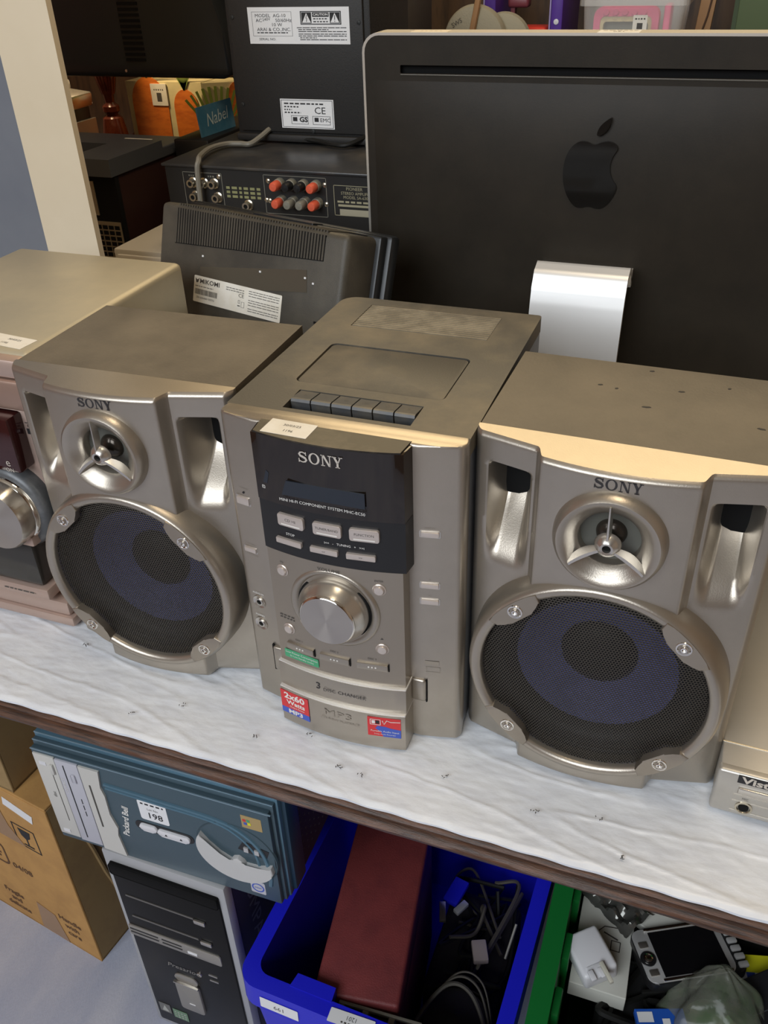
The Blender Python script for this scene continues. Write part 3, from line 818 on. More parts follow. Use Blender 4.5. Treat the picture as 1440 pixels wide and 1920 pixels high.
lab(mb.build('emblem', IMACLOGO, t), 'glossy black bitten-apple emblem')
# stand: bent aluminium strip
mb = MB()
pth = [(-.014, .262), (-.026, .279), (-.044, .285), (-.060, .279), (-.069, .264), (-.074, .244), (-.093, .130), (-.108, .030), (-.112, .010), (-.118, .004)]
fin = []
for i in range(len(pth) - 1):
    for k in range(4):
        q = k / 4; fin.append((pth[i][0] * (1 - q) + pth[i + 1][0] * q, pth[i][1] * (1 - q) + pth[i + 1][1] * q))
fin.append(pth[-1])
th = .008; L = []; Rr = []
for i, p in enumerate(fin):
    a = fin[max(0, i - 2)]; c = fin[min(len(fin) - 1, i + 2)]
    dx, dy = c[0] - a[0], c[1] - a[1]; l = math.hypot(dx, dy)
    L.append((p[0] + dy / l * 0, p[1])); Rr.append((p[0] - dy / l * th, p[1] + dx / l * th))
xa, xb = -.052, .052
va = [[mb._v((x, p[0], p[1])) for p in P_] for x in (xa, xb) for P_ in (L, Rr)]
n = len(fin)
for i in range(n - 1):
    mb._f([va[0][i], va[0][i + 1], va[2][i + 1], va[2][i]][::-1]); mb._f([va[1][i], va[1][i + 1], va[3][i + 1], va[3][i]])
    mb._f([va[0][i], va[0][i + 1], va[1][i + 1], va[1][i]]); mb._f([va[2][i], va[2][i + 1], va[3][i + 1], va[3][i]][::-1])
mb.box(xa, xb, -.020, -.008, .255, .275)
bmesh.ops.recalc_face_normals(mb.bm, faces=mb.bm.faces)
mb.build('stand', ALU2, t, True, 40)
MB().box(xa, xb, -.118, .075, 0, .008, .002).build('stand_foot', ALU2, t, True)
F = frame((.006, .0135, z1), (-1, 0, 0), (0, -1, 0))
def d_(b, z): b.text('150', .0085, 0, .003, z); b.lines(-.018, .018, [-.006], z, .002)
lab(sticker(t, F, -.021, .021, -.0125, .0125, WHITE, d_, INKG, r=.0004), 'white lot sticker 150 on the top edge')
F = frame((-.197, .0135, z1), (-1, 0, 0), (0, -1, 0))
def d_(b, z): b.lines(-.012, .012, [0], z, .003)
sticker(t, F, -.021, .021, -.011, .010, CREAM, d_, M('faint_ink', (.55, .47, .32), .6), r=.0004)

# ================================================================== black television back with ribbed vents
t = thing('small_television', 'black television seen from behind with ribbed vents and a white rating label', 'television', (-.1193, .318, .34))
t.rotation_euler = Matrix.Rotation(R(-15.6), 4, 'Z').to_euler()
t.rotation_euler = (Matrix.Rotation(R(-15.6), 4, 'Z') @ Matrix.Rotation(R(-17), 4, 'X')).to_euler()
# local frame: x along the back's top edge (0 = right end), y away from viewer, z up along the tilted back
Wd = .288
MB().box(-Wd, 0, 0, .062, -.225, 0, .007, 3).build('rear_housing', TVB, t, True, 40)
MB().box(-Wd - .012, .012, .062, .080, -.250, .004, .005, 2).build('bezel_frame', TVD, t, True, 40)
MB().box(-Wd - .005, .006, .050, .066, -.240, .002, .003, 2).build('seam_step', TVD, t, True, 40)
MB().box(-Wd - .006, .006, .080, .0825, -.240, -.002).build('screen_glass', SCREEN, t)
MB().box(-.14, -.05, .030, .060, -.320, -.225).build('stand_neck', TVD, t)
MB().box(-.16, -.03, .000, .070, -.334, -.318, .003).build('stand_foot', TVD, t)
mb = MB()   # vent ribs wrap from the top on to the back
nr = 56
for k in range(nr):
    x = -Wd + .030 + k * (Wd - .062) / (nr - 1)
    mb.box(x - .0012, x + .0012, -.0010, .002, -.044 + .014 * k / nr, -.004)
for k in range(nr):
    x = -Wd + .030 + k * (Wd - .062) / (nr - 1)
    mb.box(x - .0012, x + .0012, .003, .040 if .30 < k / nr < .62 else .050, -.002, .0012)
o = mb.build('vent_ribs', TVB, t); o['kind'] = 'stuff'
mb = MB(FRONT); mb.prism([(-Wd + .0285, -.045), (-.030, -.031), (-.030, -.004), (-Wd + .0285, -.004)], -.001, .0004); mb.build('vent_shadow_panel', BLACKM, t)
MB().box(-Wd * .62, -Wd * .30, .044, .063, -.004, .0035, .001).build('carry_handle', TVD, t)
for x in (-Wd + .018, -.024): MB().box(x - .014, x + .014, .040, .046, -.003, .0008).build('top_slot', BLACKM, t)
mb = MB()
for k in range(4): mb.box(-.034, -.006, -.0006, .001, -.098 - k * .005, -.0955 - k * .005)
mb.build('side_slots', BLACKM, t)
F = frame((-.1520, -.0006, -.0918), (1, 0, 0), (0, 0, 1)) @ Matrix.Diagonal((.823, .64, 1, 1))
pl = MB(F).prism(rrect(-.085, .085, -.024, .024, .002), 0, .0003).build('rating_label', WHITE, t); lab(pl, 'white rating label with a barcode')
b = MB(F)
b.text('MIKOMI', .0115, -.0530, .0150, .0005, bold=.0002); b.prism([(-.0825, .0195), (-.0785, .0165), (-.0740, .0200), (-.0768, .0120), (-.0800, .0110)], .0003, .0005)
xx = -.082
rb = random.Random(4)
while xx < -.038:
    w = rb.choice((.0005, .0008, .0012)); b.rect(xx, xx + w, -.0095, .0005, .0005); xx += w + rb.choice((.0004, .0007))
b.text('SN 606060 00032', .0050, -.060, -.0150, .0005); b.lines(-.082, -.045, [.0055], .0005, .0012)
b.text('CE', .0090, .010, .006, .0005); b.lines(-.020, .015, [.0160, .0120], .0005, .0012); b.rect(.004, .009, -.0130, -.0112, .0005); b.outline(.0050, .0085, -.0080, -.0020, .0005, .0006)
b.outline(.011, .017, -.0140, -.0040, .0005, .0005)
b.lines(.024, .081, [.018, .014, .0095, .002, -.002, -.0065, -.013, -.017], .0005, .0011)
b.build('print', INKG, pl)
F = frame((-.128, -.0003, -.0660), (1, 0, .14), (-.14, 0, 1))
MB(F).box(-.085, .079, -.012, .012, 0, .0002).build('tape_strip', M('dull_tape', (.085, .073, .055), .25), t)
for (x, z) in ((-.21, -.053), (-.118, -.056), (-.052, -.052), (-.04, -.056)): MB(T(x, -.001, z)).box(-.0012, .0012, -.0005, .0005, -.0010, .0010).build('paint_fleck', PAPERC, t)

# ================================================================== silver hi-fi at the far left
t = thing('pink_silver_hifi', 'pinkish silver hi-fi at the left edge with a large round knob', 'hi-fi', (-.43, .03, 0))
MB().box(-.115, .110, .008, .275, .006, .300, .007, 3).build('cabinet', BEIGETOP, t, True, 40)
MB().box(-.115, .1085, -.004, .010, .2800, .2985, .003).build('upper_fascia', PINKSIL, t, True)
MB().box(-.115, .1090, -.007, .010, .2490, .2790, .003).build('middle_fascia', PINKSIL2, t, True)
MB().box(-.115, .1085, -.002, .010, .020, .2480, .002).build('main_fascia', PINKSIL, t, True)
MB().box(-.115, .096, -.022, .0, .1900, .2470, .003).build('display', WINE, t, True)
MB().box(-.115, .085, -.0045, .0, .2830, .2960, .001).build('smoked_flap', M('flap_grey', (.20, .17, .16), .4, .3), t)
F = T(.0615, -.002, .1425) @ FRONT
kn = MB(F).lathe([(.047, -.002), (.047, .010), (.0445, .015), (.040, .017), (.0, .017)], 48).build('knob_collar', KNOBGREY, t, True)
MB(F).lathe([(.0385, .015), (.0380, .020), (.036, .022)], 48).build('chrome_band', CHROME, kn, True)
MB(F).lathe([(.0362, .021), (.0352, .034), (.033, .038), (0, .039)], 48).build('knob_cap', SPUN, kn, True)
MB().box(-.115, .0900, -.028, .010, .1070, .1190, .003).build('ledge', PINKSIL, t, True)
MB().box(-.115, .0790, -.022, .010, .0500, .1070, .004).build('cassette_window', M('cassette_smoke', (.035, .032, .028), .15), t, True)
MB().box(-.115, .0860, -.026, .010, .0360, .0500, .003).build('lower_ledge', PINKSIL, t, True)
MB().box(-.115, .0990, -.018, .010, .0120, .0300, .004).build('lower_fascia', PINKSIL, t, True)
MB().box(-.115, .1030, -.0205, .010, 0, .0120, .003).build('base_plinth', PINKSIL, t, True)
MB(T(.100, -.003, .117) @ FRONT).cyl(0, 0, -.001, .003, .0075, 24).build('round_badge', SILVER_B, t, True)
b = MB(T(.1040, -.0023, .2290) @ FRONT); b.rect(-.006, .012, .006, .0068, .0001); b.text('PRO', .0045, 0, .0030, .0001); b.rect(-.006, .012, -.0055, .0005, .0001); b.build('format_badge', INK, t)
b = MB(T(.1040, -.0026, .2290) @ FRONT); b.text('PLL', .0050, .001, -.0025, .0001); b.build('format_badge_letters', INKW, t)
b = MB(T(.084, -.0223, .201) @ FRONT); b.text('e', .012, .0, 0, .0002); b.text('ON', .006, .0, -.008, .0002); b.build('display_lettering', INKSIL, t)
b = MB(T(.050, -.0263, .043) @ FRONT); b.lines(-.02, .02, [0], .0002, .0016); b.build('ledge_print', INKG, t)
F = frame((.075, .030, .3001), (1, -.10, 0), (.10, 1, 0))
def d_(b, z): b.text('30/03/25', .0045, .003, .0036, z); b.text('1195', .0045, -.002, -.0046, z)
lab(sticker(t, F, -.026, .024, -.0110, .0110, WHITE, d_, INKG, r=.0004), 'white lot sticker on the top')

# ================================================================== flat silver player at the right edge
t = thing('disc_player', 'low flat silver disc player at the right edge, headphone socket in front', 'disc player', (.4918, -.016, 0), rotz=-.02)
MB().box(-.178, .178, .006, .300, .006, .050, .0015).build('casing', DVDTOP, t, True)
mb = MB()
a = [(-.1795, .0, .0), (.1795, 0, 0), (.1795, .006, .0505), (-.1795, .006, .0505)]
mb.box(-.1795, .1795, 0, .010, .002, .0500, .0030, 3); mb.build('front_panel', DVDTOP, t, True)
MB().box(-.178, -.020, .030, .0312, .0500, .0506).build('top_seam', SILVER_B, t)
F = T(-.1795, 0, 0) @ FRONT
o = MB(F).box(.0155, .100, .0405, .0490, 0, .0004).build('name_badge', INK, t)
b = MB(F); b.text('Visto', .0095, .0185, .0445, .0006, align='LEFT', sx=1.35, bold=.0003); b.build('badge_lettering', INKSIL, o)
MB(F).box(.0175, .080, .0290, .0365, -.001, .0022, .0012).build('open_button', SILVER_B, t, True)
for z in (.0262, .0190, .0075): MB(F).box(.0150, .30, z, z + .0010, 0, .0005).build('trim_line', SILVER_B, t)
F2 = T(-.1795 + .0250, 0, .0135) @ FRONT
o = MB(F2).lathe([(.0066, 0), (.0066, .0012), (.0052, .0014), (.0046, .0002)], 28).build('headphone_socket', NICKEL, t, True)
MB(F2).cyl(0, 0, -.001, .0007, .0040, 16).build('socket_hole', BLACKM, o)
b = MB(F); b.text('MIC', .0028, .0245, .0232, .0003); b.build('socket_print', INKG, t)
for x in (-.15, .15):
    for y in (.03, .27): MB().cyl(x, y, 0, .007, .010, 16).build('foot', BLACK, t)

# ================================================================== cream framed panel at the left
t = thing('framed_panel', 'tall cream panel with slate grey inset standing at the left edge', 'panel', (-.815, .44, -.003))
mb = MB(FRONT); plate_holes(mb, [(-.28, 0), (.278, 0), (.278, .86), (-.28, .86)], [[(-.20, .06), (.193, .06), (.193, .80), (-.20, .80)]], -.004, .004)
mb.box(-.28, .278, 0, .86, -.006, -.004); mb.build('cream_frame', CREAM, t)
MB(FRONT).box(-.2, .193, .06, .80, -.004, .0015).build('grey_inset', SLATE, t)

# ================================================================== white box and stereo amplifier behind
t = thing('white_case', 'flat white equipment case under the black stereo amplifier', 'case', (-.43, .78, 0))
MB().box(-.222, .222, -.168, .20, .006, .198, .004).build('casing', M('off_white_case', (.60, .57, .50), .45), t, True)
MB().box(-.215, .215, -.171, -.165, .012, .190, .003).build('front_panel', M('off_white_case2', (.66, .62, .54), .45), t, True)
for x in (-.19, .19):
    for y in (-.14, .17): MB().cyl(x, y, 0, .008, .012).build('foot', BLACK, t)
t = thing('stereo_amplifier', 'black stereo amplifier with red speaker terminals, rear panel facing out', 'amplifier', (-.325, .62, .198))
A = t
MB().box(-.212, .212, .004, .295, .008, .128).build('chassis', AMPB, t)
MB().box(-.2135, .2135, -.006, .296, .1285, .1325, .0012).build('top_cover', AMPT, t, True)
MB().box(-.2105, .2105, -.001, .004, .008, .1285).build('rear_panel', AMPB, t)
for x in (-.17, .17):
    for y in (.03, .26): MB().cyl(x, y, 0, .009, .014).build('foot', BLACK, t)
F = T(-.212, 0, 0) @ FRONT
b = MB(F); b.outline(.030, .0945, .055, .1215, .0012, .0008); b.lines(.040, .050, [.1165], .0012, .002); b.lines(.072, .082, [.1165], .0012, .002); b.build('input_outline', GREYPOST, t)
b = MB(F); b.outline(.1615, .2585, .070, .1235, .0012, .0008); b.build('terminal_outline', GREYPOST, t)
b = MB(F)
for y in (.1025, .0965, .0905): b.lines(.100, .155, [y], .0012, .0036)
b.build('rear_print', M('print_olive', (.26, .26, .12), .6), t)
b = MB(F); b.outline(.2690, .345, .074, .1150, .0012, .0008); b.text('PIONEER', .0062, .300, .1105, .0012); b.text('STEREO AMPLIFIER', .0056, .303, .1045, .0012); b.text('MODEL SA-6300', .0056, .303, .0990, .0012); b.lines(.274, .340, [.0930], .0012, .0026); b.rect(.275, .330, .0865, .0895, .0012); b.build('rating_print', M('print_khaki', (.34, .31, .20), .6), t)
MB(F).box(.2770, .3210, .0745, .0830, 0, .0014).build('serial_plate', M('khaki_plate', (.36, .33, .24), .5), t)
for (x, y) in ((.0465, .107), (.0645, .107), (.0815, .107), (.085, .088), (.048, .088), (.134, .080)):
    o = MB(F @ T(x, y, 0)).lathe([(.0075, 0), (.0075, .002), (.0056, .003), (.0056, .012), (.0032, .012), (.0032, .005)], 20).build('input_socket', NICKEL, t, True, 40)
    MB(F @ T(x, y, 0)).cyl(0, 0, 0, .0105, .0030, 10).build('socket_hole', BLACKM, o)
for x, y in ((.1880, .1130), (.2065, .1130), (.2250, .1130), (.2440, .1130), (.1885, .0895), (.2070, .0895), (.2255, .0895), (.2445, .0895)):
    red = x < .19 or x > .24
    o = MB(F @ T(x, y, 0)).lathe([(.0080, 0), (.0075, .010), (.0065, .011)], 16).build('terminal_base', GREYPOST, t, True)
    MB(F @ T(x, y, 0)).lathe([(.0064, .010), (.0068, .013), (.0064, .024), (.0052, .026), (0, .0265)], 18).build('terminal_cap', REDPOST if red else (BLACK if y > .1 else GREYPOST), o, True, 40)
for (x, y) in ((.1690, .1150), (.2560, .1140), (.1690, .0880), (.2570, .0880), (.1640, .0885), (.090, .1170)):
    MB(F @ T(x, y, 0)).lathe([(.0036, 0), (.0034, .0016), (.0020, .0026), (0, .0026)], 14).build('panel_screw', NICKEL, t, True)

# ================================================================== black practice amplifier box on top
t = thing('practice_amplifier', 'black practice amplifier box with two white labels on its rear', 'amplifier', (-.3845, .775, .3305))
MB().box(-.113, .118, .004, .17, .003, .262, .006, 2).build('cabinet', GUITB, t, True)
MB().box(-.104, .108, -.001, .006, .017, .250, .002).build('rear_panel', M('amp_rear_panel', (.020, .019, .018), .55, bump=.1, bscale=500), t, True)
MB().box(-.112, .114, -.004, .006, .003, .014, .003).build('bottom_rail', GUITB, t, True)
for x in (-.10, .10):
    for y in (.02, .15): MB().cyl(x, y, 0, .005, .012, 16).build('foot', BLACK, t)
F = T(0, -.001, 0) @ FRONT
for x, y in ((-.098, .172), (-.096, .055), (.102, .165), (.020, .020)): MB(F @ T(x, y, 0)).lathe([(.003, 0), (.0028, .001), (0, .0014)], 12).build('screw', CASEBLK, t, True)
F0 = F; F = F0 @ T(.0088, -.0058, 0) @ Matrix.Diagonal((.99, .80, 1, 1))
p = MB(F).box(-.0815, .0800, .1795, .2380, 0, .0004).build('rating_label', PAPERC, t); lab(p, 'upper white rating label with caution triangles')
b = MB(F)
b.text('MODEL  AG-10', .0076, -.0700, .2245, .0006, align='LEFT'); b.text('AC', .0076, -.0690, .2170, .0006, align='LEFT'); b.text('240V', .0062, -.0580, .2180, .0006, align='LEFT', rot=.1); b.text('50/60Hz', .0076, -.0370, .2170, .0006, align='LEFT')
b.text('10 W', .0076, -.0440, .2100, .0006, align='LEFT'); b.text('ARAI & CO.,INC.', .0076, -.0680, .2025, .0006, align='LEFT'); b.lines(-.068, -.018, [.1975], .0006, .0016); b.text('SERIAL NO.', .0055, -.0660, .1870, .0006, align='LEFT')
b.outline(-.075, -.0105, .1920, .2310, .0006, .0004)
b.outline(.0035, .0675, .2105, .2315, .0006, .0014); b.rect(.0055, .0210, .2125, .2295, .0006); b.rect(.0500, .0655, .2125, .2295, .0006); b.rect(.0225, .0485, .2225, .2295, .0006); b.lines(.024, .047, [.2195, .2150], .0006, .0017)
b.lines(-.003, .075, [.2055], .0006, .0012); b.lines(-.001, .047, [.2025], .0006, .0012); b.lines(-.001, .075, [.1995, .1955, .1925], .0006, .0012); b.lines(.001, .028, [.1895], .0006, .0012); b.lines(.001, .075, [.1865], .0006, .0012)
b.build('print', INK, p)
b = MB(F)
for cx in (.01325, .05775): b.prism([(cx - .0068, .2135), (cx + .0068, .2135), (cx, .2285)], .0006, .0008)
b.text('CAUTION', .0052, .0355, .2260, .0008, bold=.0001); b.build('caution_triangles', PAPERC, p)
b = MB(F); b.ribbon([(.0138, .2255), (.0125, .2200), (.0142, .2205), (.0132, .2150)], .0009, .0008, .0010); b.ribbon([(.05775, .2250), (.05775, .2180)], .0010, .0008, .0010); b.rect(.0572, .0583, .2150, .2163, .0010); b.build('caution_signs', INK, p)
F = F0 @ T(.0038, -.0195, 0) @ Matrix.Diagonal((1.045, .897, 1, 1))
p = MB(F).box(-.0340, .0500, .0480, .0935, 0, .0004).build('approval_label', PAPERC, t); lab(p, 'lower white approval label with CE mark')
b = MB(F); b.outline(-.0325, .0485, .0495, .0920, .0006, .0007); b.lines(-.028, .034, [.0865], .0006, .0022); b.lines(-.028, -.004, [.0815], .0006, .0020); b.lines(-.028, -.016, [.0770], .0006, .0020); b.lines(-.028, -.002, [.0725], .0006, .0020)
b.text('CE', .0150, .0285, .0760, .0006); b.outline(-.0180, .0090, .0545, .0680, .0006, .0006); b.text('GS', .0110, .0015, .0615, .0006, bold=.0004); b.rect(-.0155, -.0085, .0590, .0655, .0006); b.outline(.0160, .0440, .0545, .0680, .0006, .0006); b.text('EMC', .0085, .0360, .0615, .0006); b.rect(.0190, .0255, .0590, .0655, .0006); b.build('print', INK, p)
MB(T(.116, .0, .042) @ FRONT).lathe([(.006, -.004), (.006, .004), (0, .005)], 16).build('green_knob', M('green_knob', (.02, .38, .24), .4), t, True)
def bez(pts, n=24):
    out = []
    P_ = [Vector(p) for p in pts]; P_ = [P_[0] * 2 - P_[1]] + P_ + [P_[-1] * 2 - P_[-2]]
    for i in range(1, len(P_) - 2):
        for k in range(n // (len(pts) - 1) + 1):
            u = k / (n // (len(pts) - 1) + 1)
            a, b_, c, d = P_[i - 1], P_[i], P_[i + 1], P_[i + 2]
            out.append(.5 * ((2 * b_) + (-a + c) * u + (2 * a - 5 * b_ + 4 * c - d) * u * u + (-a + 3 * b_ - 3 * c + d) * u ** 3))
    out.append(Vector(pts[-1])); return out
mb = MB().tube(bez([(-.0555, 0, .0200), (-.062, -.022, .012), (-.070, -.040, .0062), (-.086, -.042, .0062), (-.105, -.052, .0068), (-.110, -.090, .0080), (-.098, -.140, .0080), (-.0880, -.163, .0060), (-.0890, -.1690, -.012), (-.0910, -.1710, -.10)], 72), .0040, 8)
mb.build('mains_lead', CABLE, t, True)
mb = MB().tube(bez([(.112, .010, .018), (.085, -.020, .007), (.062, -.020, .006), (.030, -.006, .007), (-.02, .004, .010)], 40), .0036, 8); mb.build('signal_lead', CABLEB, t, True)

# ================================================================== back left: television, dark case, lamp, bag and small things
t = thing('large_television', 'large black television seen from behind at the top left', 'television', (-1.06, 1.03, -.006))
bod = [(-.42, .392), (.415, .392), (.432, .398), (.437, .410), (.428, .470), (.405, .540), (.365, .640), (.330, .80), (-.40, .80), (-.43, .42)]
MB(FRONT).prism(bod, -.05, .028, .010, 3).build('rear_housing', TVD, t, True, 40)
MB(FRONT).prism([(-.46, .385), (.446, .385), (.446, .92), (-.46, .92)], -.085, -.045, .004).build('bezel_frame', BLACK, t, True)
mb = MB(FRONT)
for k in range(16): mb.box(.22, .262, .420 + k * .009, .425 + k * .009, .028, .030)
mb.build('vent_slots', BLACKM, t)
MB(FRONT).cyl(.215, .404, .027, .0288, .0025, 14).build('logo_stud', NICKEL, t, True)
MB().box(-.44, -.24, -.02, .12, .006, .026, .004).build('stand_base', BLACK, t, True)
MB().box(-.38, -.30, .03, .07, .020, .40).build('stand_neck', BLACK, t)

t = thing('black_case', 'black computer case with a vented rear grille, at the far left', 'case', (-.93, .752, 0))
MB().box(-.20, .2015, .006, .245, 0, .272, .002).build('casing', M('oxblood_black', (.028, .010, .008), .45), t, True)
mb = MB(); plate_holes(mb, [(-.21, -.012), (.2045, -.012), (.2045, .150), (-.21, .150)], [[(-.19, .030), (.120, .030), (.120, .105), (-.19, .105)]], .272, .300)
mb.box(-.20, .2035, .150, .245, .270, .288, .002); mb.box(-.2, .13, .025, .11, .276, .284); mb.build('top_lid', M('slate_plastic', (.070, .075, .085), .38), t)
MB().box(-.10, .2030, -.002, .008, .002, .270).build('rear_panel', BLACKM, t)
MB().box(.130, .158, -.0035, .0, .205, .262).build('slot_cover', M('dull_nickel', (.42, .38, .28), .35, .8), t)
mb = MB()
for i in range(5):
    for k in range(17): mb.box(.135 + i * .0125, .144 + i * .0125, -.0045, -.0025, .03 + k * .0095, .0365 + k * .0095)
MB().box(.131, .198, -.0032, -.0018, .025, .195).build('grille_plate', M('dull_nickel', (.42, .38, .28), .35, .8), t)
o = mb.build('grille_holes', BLACKM, t); o['kind'] = 'stuff'
F = frame((.115, .195, .288), (1, 0, 0), (0, 1, 0))
sticker(t, F, -.030, .030, -.016, .016, WHITE, None, r=.001)

t = thing('turned_lamp', 'polished mahogany turned lamp stem behind the black case', 'lamp', (-1.066, 1.232, .034)); t.scale = (.78, .78, 1)
MB().box(-.07, .07, -.07, .07, -.034, .006, .004).build('plinth', MAHOG, t, True)
MB().lathe([(0, .006), (.055, .006), (.055, .018), (.050, .026), (.042, .034), (.036, .060), (.030, .10), (.032, .16), (.036, .205), (.028, .238), (.016, .246), (.024, .252), (.024, .262), (.013, .270), (.016, .290), (.034, .345), (.040, .385), (.034, .43), (.018, .46), (.012, .48), (0, .48)], 40).build('stem', MAHOG, t, True, 40)
mb = MB()
for k in range(20):
    a = 2 * PI * k / 20; mb.tube([(.015 * math.cos(a), .015 * math.sin(a), .288), (.020 * math.cos(a), .020 * math.sin(a), .302), (.034 * math.cos(a), .034 * math.sin(a), .345), (.0395 * math.cos(a), .0395 * math.sin(a), .385), (.034 * math.cos(a), .034 * math.sin(a), .43)], .0050, 6)
o = mb.build('reeding', MAHOG, t, True); o['kind'] = 'stuff'
MB().cyl(0, 0, .48, .51, .012, 16).build('lamp_holder', NICKEL, t, True)
pl_ = bpy.data.lights.new('bag_fill_light', 'POINT'); pl_.energy = 5.0; pl_.color = (1.0, .74, .42); pl_.shadow_soft_size = .03
po = bpy.data.objects.new('bag_fill_light', pl_); COL.objects.link(po); po.location = (-1.064, 1.19, .53)  # added fill light to brighten the carrot bag, set beside the unlit bulb
MB(T(0, 0, .545)).lathe([(0, .034), (.018, .028), (.028, .008), (.026, -.008), (.012, -.034), (0, -.036)], 20).build('bulb', WHITEPL, t, True)
t = thing('mahogany_tray', 'dark mahogany tray with curved rim beside the turned lamp', 'tray', (-1.03, 1.36, 0))
MB().box(-.20, -.05, -.03, .05, 0, .17, .005).build('body', MAHOG, t, True)
mb = MB().tube(bez([(-.20, -.032, .205), (-.14, -.032, .175), (-.10, -.032, .185), (-.05, -.032, .215)], 24), .010, 8); mb.build('rim', MAHOG, t, True)
t = thing('lidded_box', 'black box with sloping silver lid, at the far left behind', 'box', (-1.122, 1.07, 0))
MB().box(-.09, .055, -.01, .09, 0, .318, .004).build('body', BLACK, t, True)
mb = MB(); mb.M = T(0, 0, .320) @ Matrix.Rotation(R(6), 4, 'Y'); mb.box(-.10, .064, -.02, .095, -.006, .022, .005); mb.build('lid', SILVER_B, t, True)
MB().box(.056, .066, -.01, .09, .10, .285).build('side_plate', DVDTOP, t, True)
MB().cyl(-.012, -.012, .268, .275, .008).build('catch', NICKEL, t)
MB().box(-.10, .02, .02, .09, .338, .360, .006).build('handle', DVDTOP, t, True)

t = thing('carrot_bag', 'cream shopping bag printed with orange carrots under the television', 'bag', (-.865, 1.29, 0))
MB().box(-.193, .0, 0, .16, 0, .338).build('front_panel', BAGCREAM, t)
t2 = MB(frame((0, 0, 0), (.93, .37, 0), (0, 0, 1))); t2.box(0, .20, 0, .337, -.10, 0); t2.build('side_panel', BAGCREAM, t)
def carrot(F, cx, cz, w, h):
    mb = MB(F); pts = []
    for k in range(13):
        a = PI * k / 12; pts.append((cx + w * math.cos(a), cz + h * .5 + w * 1.15 * math.sin(a)))
    pts += [(cx - w * .97, cz - h), (cx + w * .97, cz - h)]
    mb.prism(pts, 0, .0015); mb.build('carrot', CARROT, t, True)
    mb = MB(F)
    for k in range(9):
        a = R(62 + 7 * k); l = .05 + .03 * random.random()
        mb.ribbon([(cx, cz + h * .5 + w * 1.1), (cx + l * .5 * math.cos(a) * 1.2, cz + h * .5 + w * 1.1 + l * .5), (cx + l * math.cos(a) * 1.6, cz + h * .5 + w * 1.1 + l * math.sin(a))], .004, .0012, .0018)
    mb.build('carrot_leaves', LEAF, t)
carrot(T(0, 0, 0) @ FRONT, -.135, .255, .046, .08)
carrot(T(0, 0, 0) @ FRONT, -.043, .248, .031, .08)
SF = frame((0, 0, 0), (.93, .37, 0), (0, 0, 1))
carrot(SF, .078, .255, .020, .12); carrot(SF, .145, .285, .022, .16)
mb = MB(SF)
for k in range(11):
    a = R(58 + 6.4 * k); mb.ribbon([(.030, .165), (.030 + .07 * math.cos(a) * .55, .165 + .08), (.030 + .17 * math.cos(a) * .75, .165 + .165 * math.sin(a))], .0055, 0, .0016)
mb.build('leaf_spray', LEAF, t)
F = T(-.108, -.0002, .312) @ FRONT
def d_(b, z): b.rect(-.006, .006, -.014, .004, z); b.lines(-.012, .012, [.010], z, .003)
sticker(t, F, -.020, .020, -.022, .022, WHITE, d_, INKG, name='price_tag', r=.001, z=.003)

t = thing('blue_card', 'small blue card with pale script, leaning by the carrot bag', 'card', (-.664, 1.004, .2975), rotz=R(86))
LT = Matrix.Rotation(R(-6), 4, 'X') @ FRONT
MB(LT).box(-.056, .056, 0, .050, -.003, 0).build('board', CARDBLUE, t)
b = MB(LT); b.text('Nabel', .030, 0, .026, .0006, shear=.3, rot=.06); b.build('script', M('pale_script', (.45, .55, .55), .5), t)
t = thing('black_stand', 'low black equipment box under the small blue card', 'box', (-.683, 1.03, 0))
MB().box(-.036, .036, -.10, .14, 0, .297, .003).build('body', BLACK, t, True)
MB().cyl(.026, .100, .297, .307, .012, 16).build('white_knob', WHITEPL, t, True)

# ================================================================== shelf at the back right
t = thing('storage_shelf', 'dark brown wooden shelf unit behind the all-in-one computer', 'shelf', (.05, 1.35, 0))
MB().box(-.46, .60, -.15, .28, .345, .365, .002).build('shelf_board', WOOD_D, t)
MB().box(-.46, .60, .28, .30, 0, .9).build('back_board', WOOD_D, t)
for x in (-.45, .59): MB().box(x - .01, x + .01, -.15, .28, 0, .345).build('side_board', WOOD_D, t)
SZ = .365
t = thing('fabric_case', 'dark grey fabric covered case beside the practice amplifier', 'case', (-.418, 1.27, SZ))
MB().box(-.045, .048, -.05, .12, 0, .25, .008, 2).build('body', GREYFAB, t, True)
MB().box(-.055, -.040, -.055, .12, 0, .25, .004).build('edge_strip', M('dark_teal_edge', (.05, .06, .055), .6), t, True)
mb = MB().tube(bez([(-.03, -.055, .22), (-.005, -.062, .145), (.030, -.066, .090), (.052, -.070, .0)], 24), .0055, 8); o = mb.build('grey_lead', CABLE, t, True)
t = thing('round_bag', 'round grey woven bag with a tan strap on the back shelf', 'bag', (-.245, 1.27, SZ))
F = T(0, -.005, .0595) @ FRONT
MB(F).lathe([(0, .030), (.042, .027), (.056, .020), (.0595, .010), (.058, 0), (0, -.002)], 48).build('front_disc', STRAW, t, True)
MB(T(.047, .020, .0520) @ FRONT).lathe([(0, .022), (.040, .020), (.050, .012), (.052, 0), (0, -.002)], 48).build('rear_disc', STRAW, t, True)
mb = MB().tube(bez([(-.002, -.037, .045), (.001, -.039, .075), (.006, -.036, .105), (.014, -.020, .16), (.03, .0, .20)], 28), .0058, 8); mb.build('strap', TAN, t, True)
b = MB(F); b.text('SWS', .011, -.030, .030, .0285, rot=.5); b.build('woven_letters', INKG, t)
